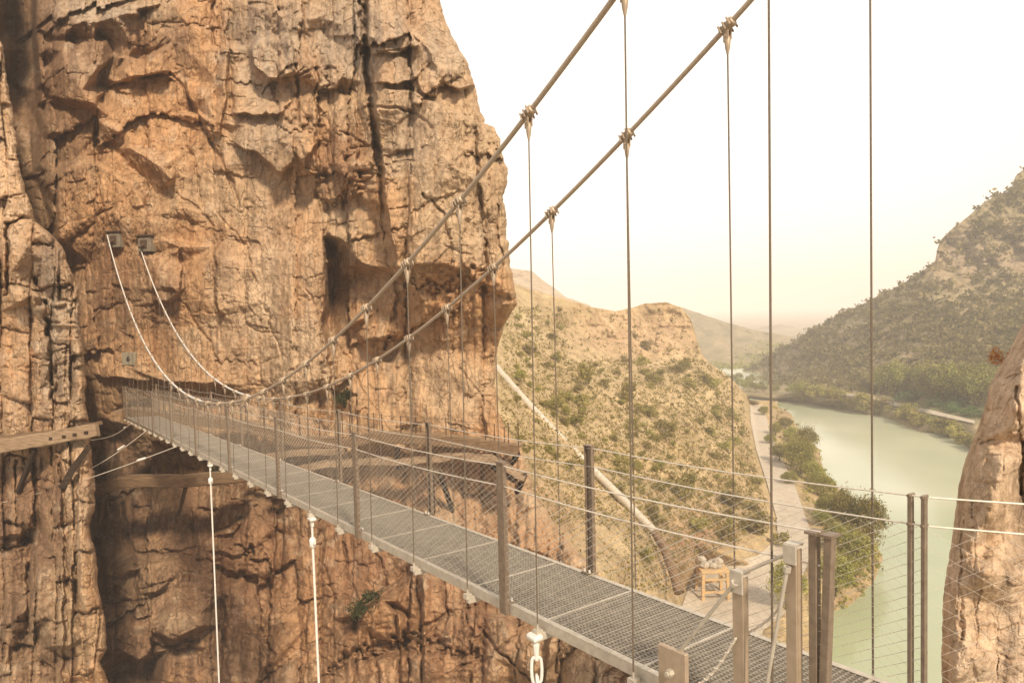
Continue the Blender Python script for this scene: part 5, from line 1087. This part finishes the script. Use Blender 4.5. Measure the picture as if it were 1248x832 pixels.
for k in range(9):
    b = MB(); c = P + UP * (hh + 2.5 * s + 3 * s + (4 * s if k > 6 else 0)) + np.array([g.uniform(-.75, .75) * wd, g.uniform(-.6, .6) * wd, 0]); r = g.uniform(3.2, 5) * s; vs = []
    for i in range(5):
        ph = math.pi * (i + .5) / 5
        for j in range(7):
            th = 2 * math.pi * j / 7; rr = r * g.uniform(.8, 1.15); vs.append(c + np.array([math.sin(ph) * math.cos(th) * rr * 1.2, math.sin(ph) * math.sin(th) * rr, math.cos(ph) * rr * .8]))
    fs = [(i * 7 + j, i * 7 + (j + 1) % 7, i * 7 + 7 + (j + 1) % 7, i * 7 + 7 + j) for i in range(4) for j in range(7)] + [tuple(range(6, -1, -1)), tuple(range(28, 35))]
    b.add(vs, fs); b.build('stone', M['stone'], R_)

# ================================================================== AIR, SKY, SUN, CAMERA
m = bpy.data.materials.new('haze_air'); m.use_nodes = True; nt = m.node_tree; nt.nodes.clear()
out = nt.nodes.new('ShaderNodeOutputMaterial'); v = nt.nodes.new('ShaderNodeVolumePrincipled')
v.inputs['Color'].default_value = (1.0, .972, .968, 1); v.inputs['Density'].default_value = .00082; v.inputs['Anisotropy'].default_value = -.3
nt.links.new(v.outputs[0], out.inputs['Volume'])
b = MB(); b.box((300, 2440, 60), (np.array([1, 0, 0.]), np.array([0, 1., 0]), UP), (2900, 2560, 94.5)); o = b.build('haze', m); tag(o, 'warm pale haze filling the valley air', 'haze', kind='stuff')

SUN_D = np.array([.30, -.70, .62]); SUN_D /= np.linalg.norm(SUN_D)
el = math.asin(SUN_D[2]); az = math.atan2(SUN_D[0], SUN_D[1])
w = bpy.data.worlds.new('World'); SC.world = w; w.use_nodes = True; nt = w.node_tree; L = nt.links.new
bg = nt.nodes['Background']
sk = nt.nodes.new('ShaderNodeTexSky'); sk.sky_type = 'NISHITA'; sk.sun_disc = False; sk.sun_elevation = el; sk.sun_rotation = az; sk.dust_density = 6; sk.air_density = 1.0; sk.ozone_density = .5
# dusty white-out: the blue sky is veiled by a bright cream cloud layer, brightest round the glow over the valley
tc = nt.nodes.new('ShaderNodeTexCoord'); gl = np.array(at(790, 245, 1.0)); gl = gl / np.linalg.norm(gl)
dot = N(nt, 'ShaderNodeVectorMath', operation='DOT_PRODUCT'); dot.inputs[1].default_value = tuple(gl); L(tc.outputs['Generated'], dot.inputs[0])
mr = N(nt, 'ShaderNodeMapRange', interpolation_type='SMOOTHSTEP'); mr.inputs[1].default_value = .70; mr.inputs[2].default_value = 1.0; L(dot.outputs['Value'], mr.inputs[0])
veil = N(nt, 'ShaderNodeMix', data_type='RGBA'); veil.inputs[6].default_value = (9.2, 8.6, 8.15, 1); veil.inputs[7].default_value = (17, 16.4, 15.2, 1); L(mr.outputs[0], veil.inputs[0])
mx = N(nt, 'ShaderNodeMix', data_type='RGBA'); mx.inputs[0].default_value = .92; L(sk.outputs[0], mx.inputs[6]); L(veil.outputs[2], mx.inputs[7])
L(mx.outputs[2], bg.inputs['Color']); bg.inputs['Strength'].default_value = .084
sun = bpy.data.lights.new('sun', 'SUN'); sun.energy = 4.5; sun.angle = math.radians(6); sun.color = (1, .83, .62)
so = bpy.data.objects.new('sun', sun); link(so); so.rotation_euler = Vector(SUN_D).to_track_quat('Z', 'Y').to_euler(); so.location = (30, -30, 60)

cam = bpy.data.cameras.new('camera'); co = bpy.data.objects.new('camera', cam); link(co)
cam.sensor_width = 36; cam.lens = F / 1248 * 36; cam.clip_start = .05; cam.clip_end = 6000
from mathutils import Matrix
upw = np.array([0, SP, CP]); right = CR * np.array([1, 0, 0.]) + SR * upw; upv = -SR * np.array([1, 0, 0.]) + CR * upw; fwd = np.array([0, CP, -SP])
co.matrix_world = Matrix(((right[0], upv[0], -fwd[0], 0), (right[1], upv[1], -fwd[1], 0), (right[2], upv[2], -fwd[2], 0), (0, 0, 0, 1)))
SC.camera = co
vs = SC.view_settings; vs.view_transform = 'Standard'; vs.look = 'None'; vs.exposure = .20; vs.gamma = 1; vs.use_curve_mapping = False
cy = SC.cycles; cy.use_denoising = True; cy.max_bounces = 6; cy.diffuse_bounces = 3; cy.glossy_bounces = 2; cy.volume_bounces = 4; cy.transparent_max_bounces = 8
cy.sample_clamp_indirect = 6.0
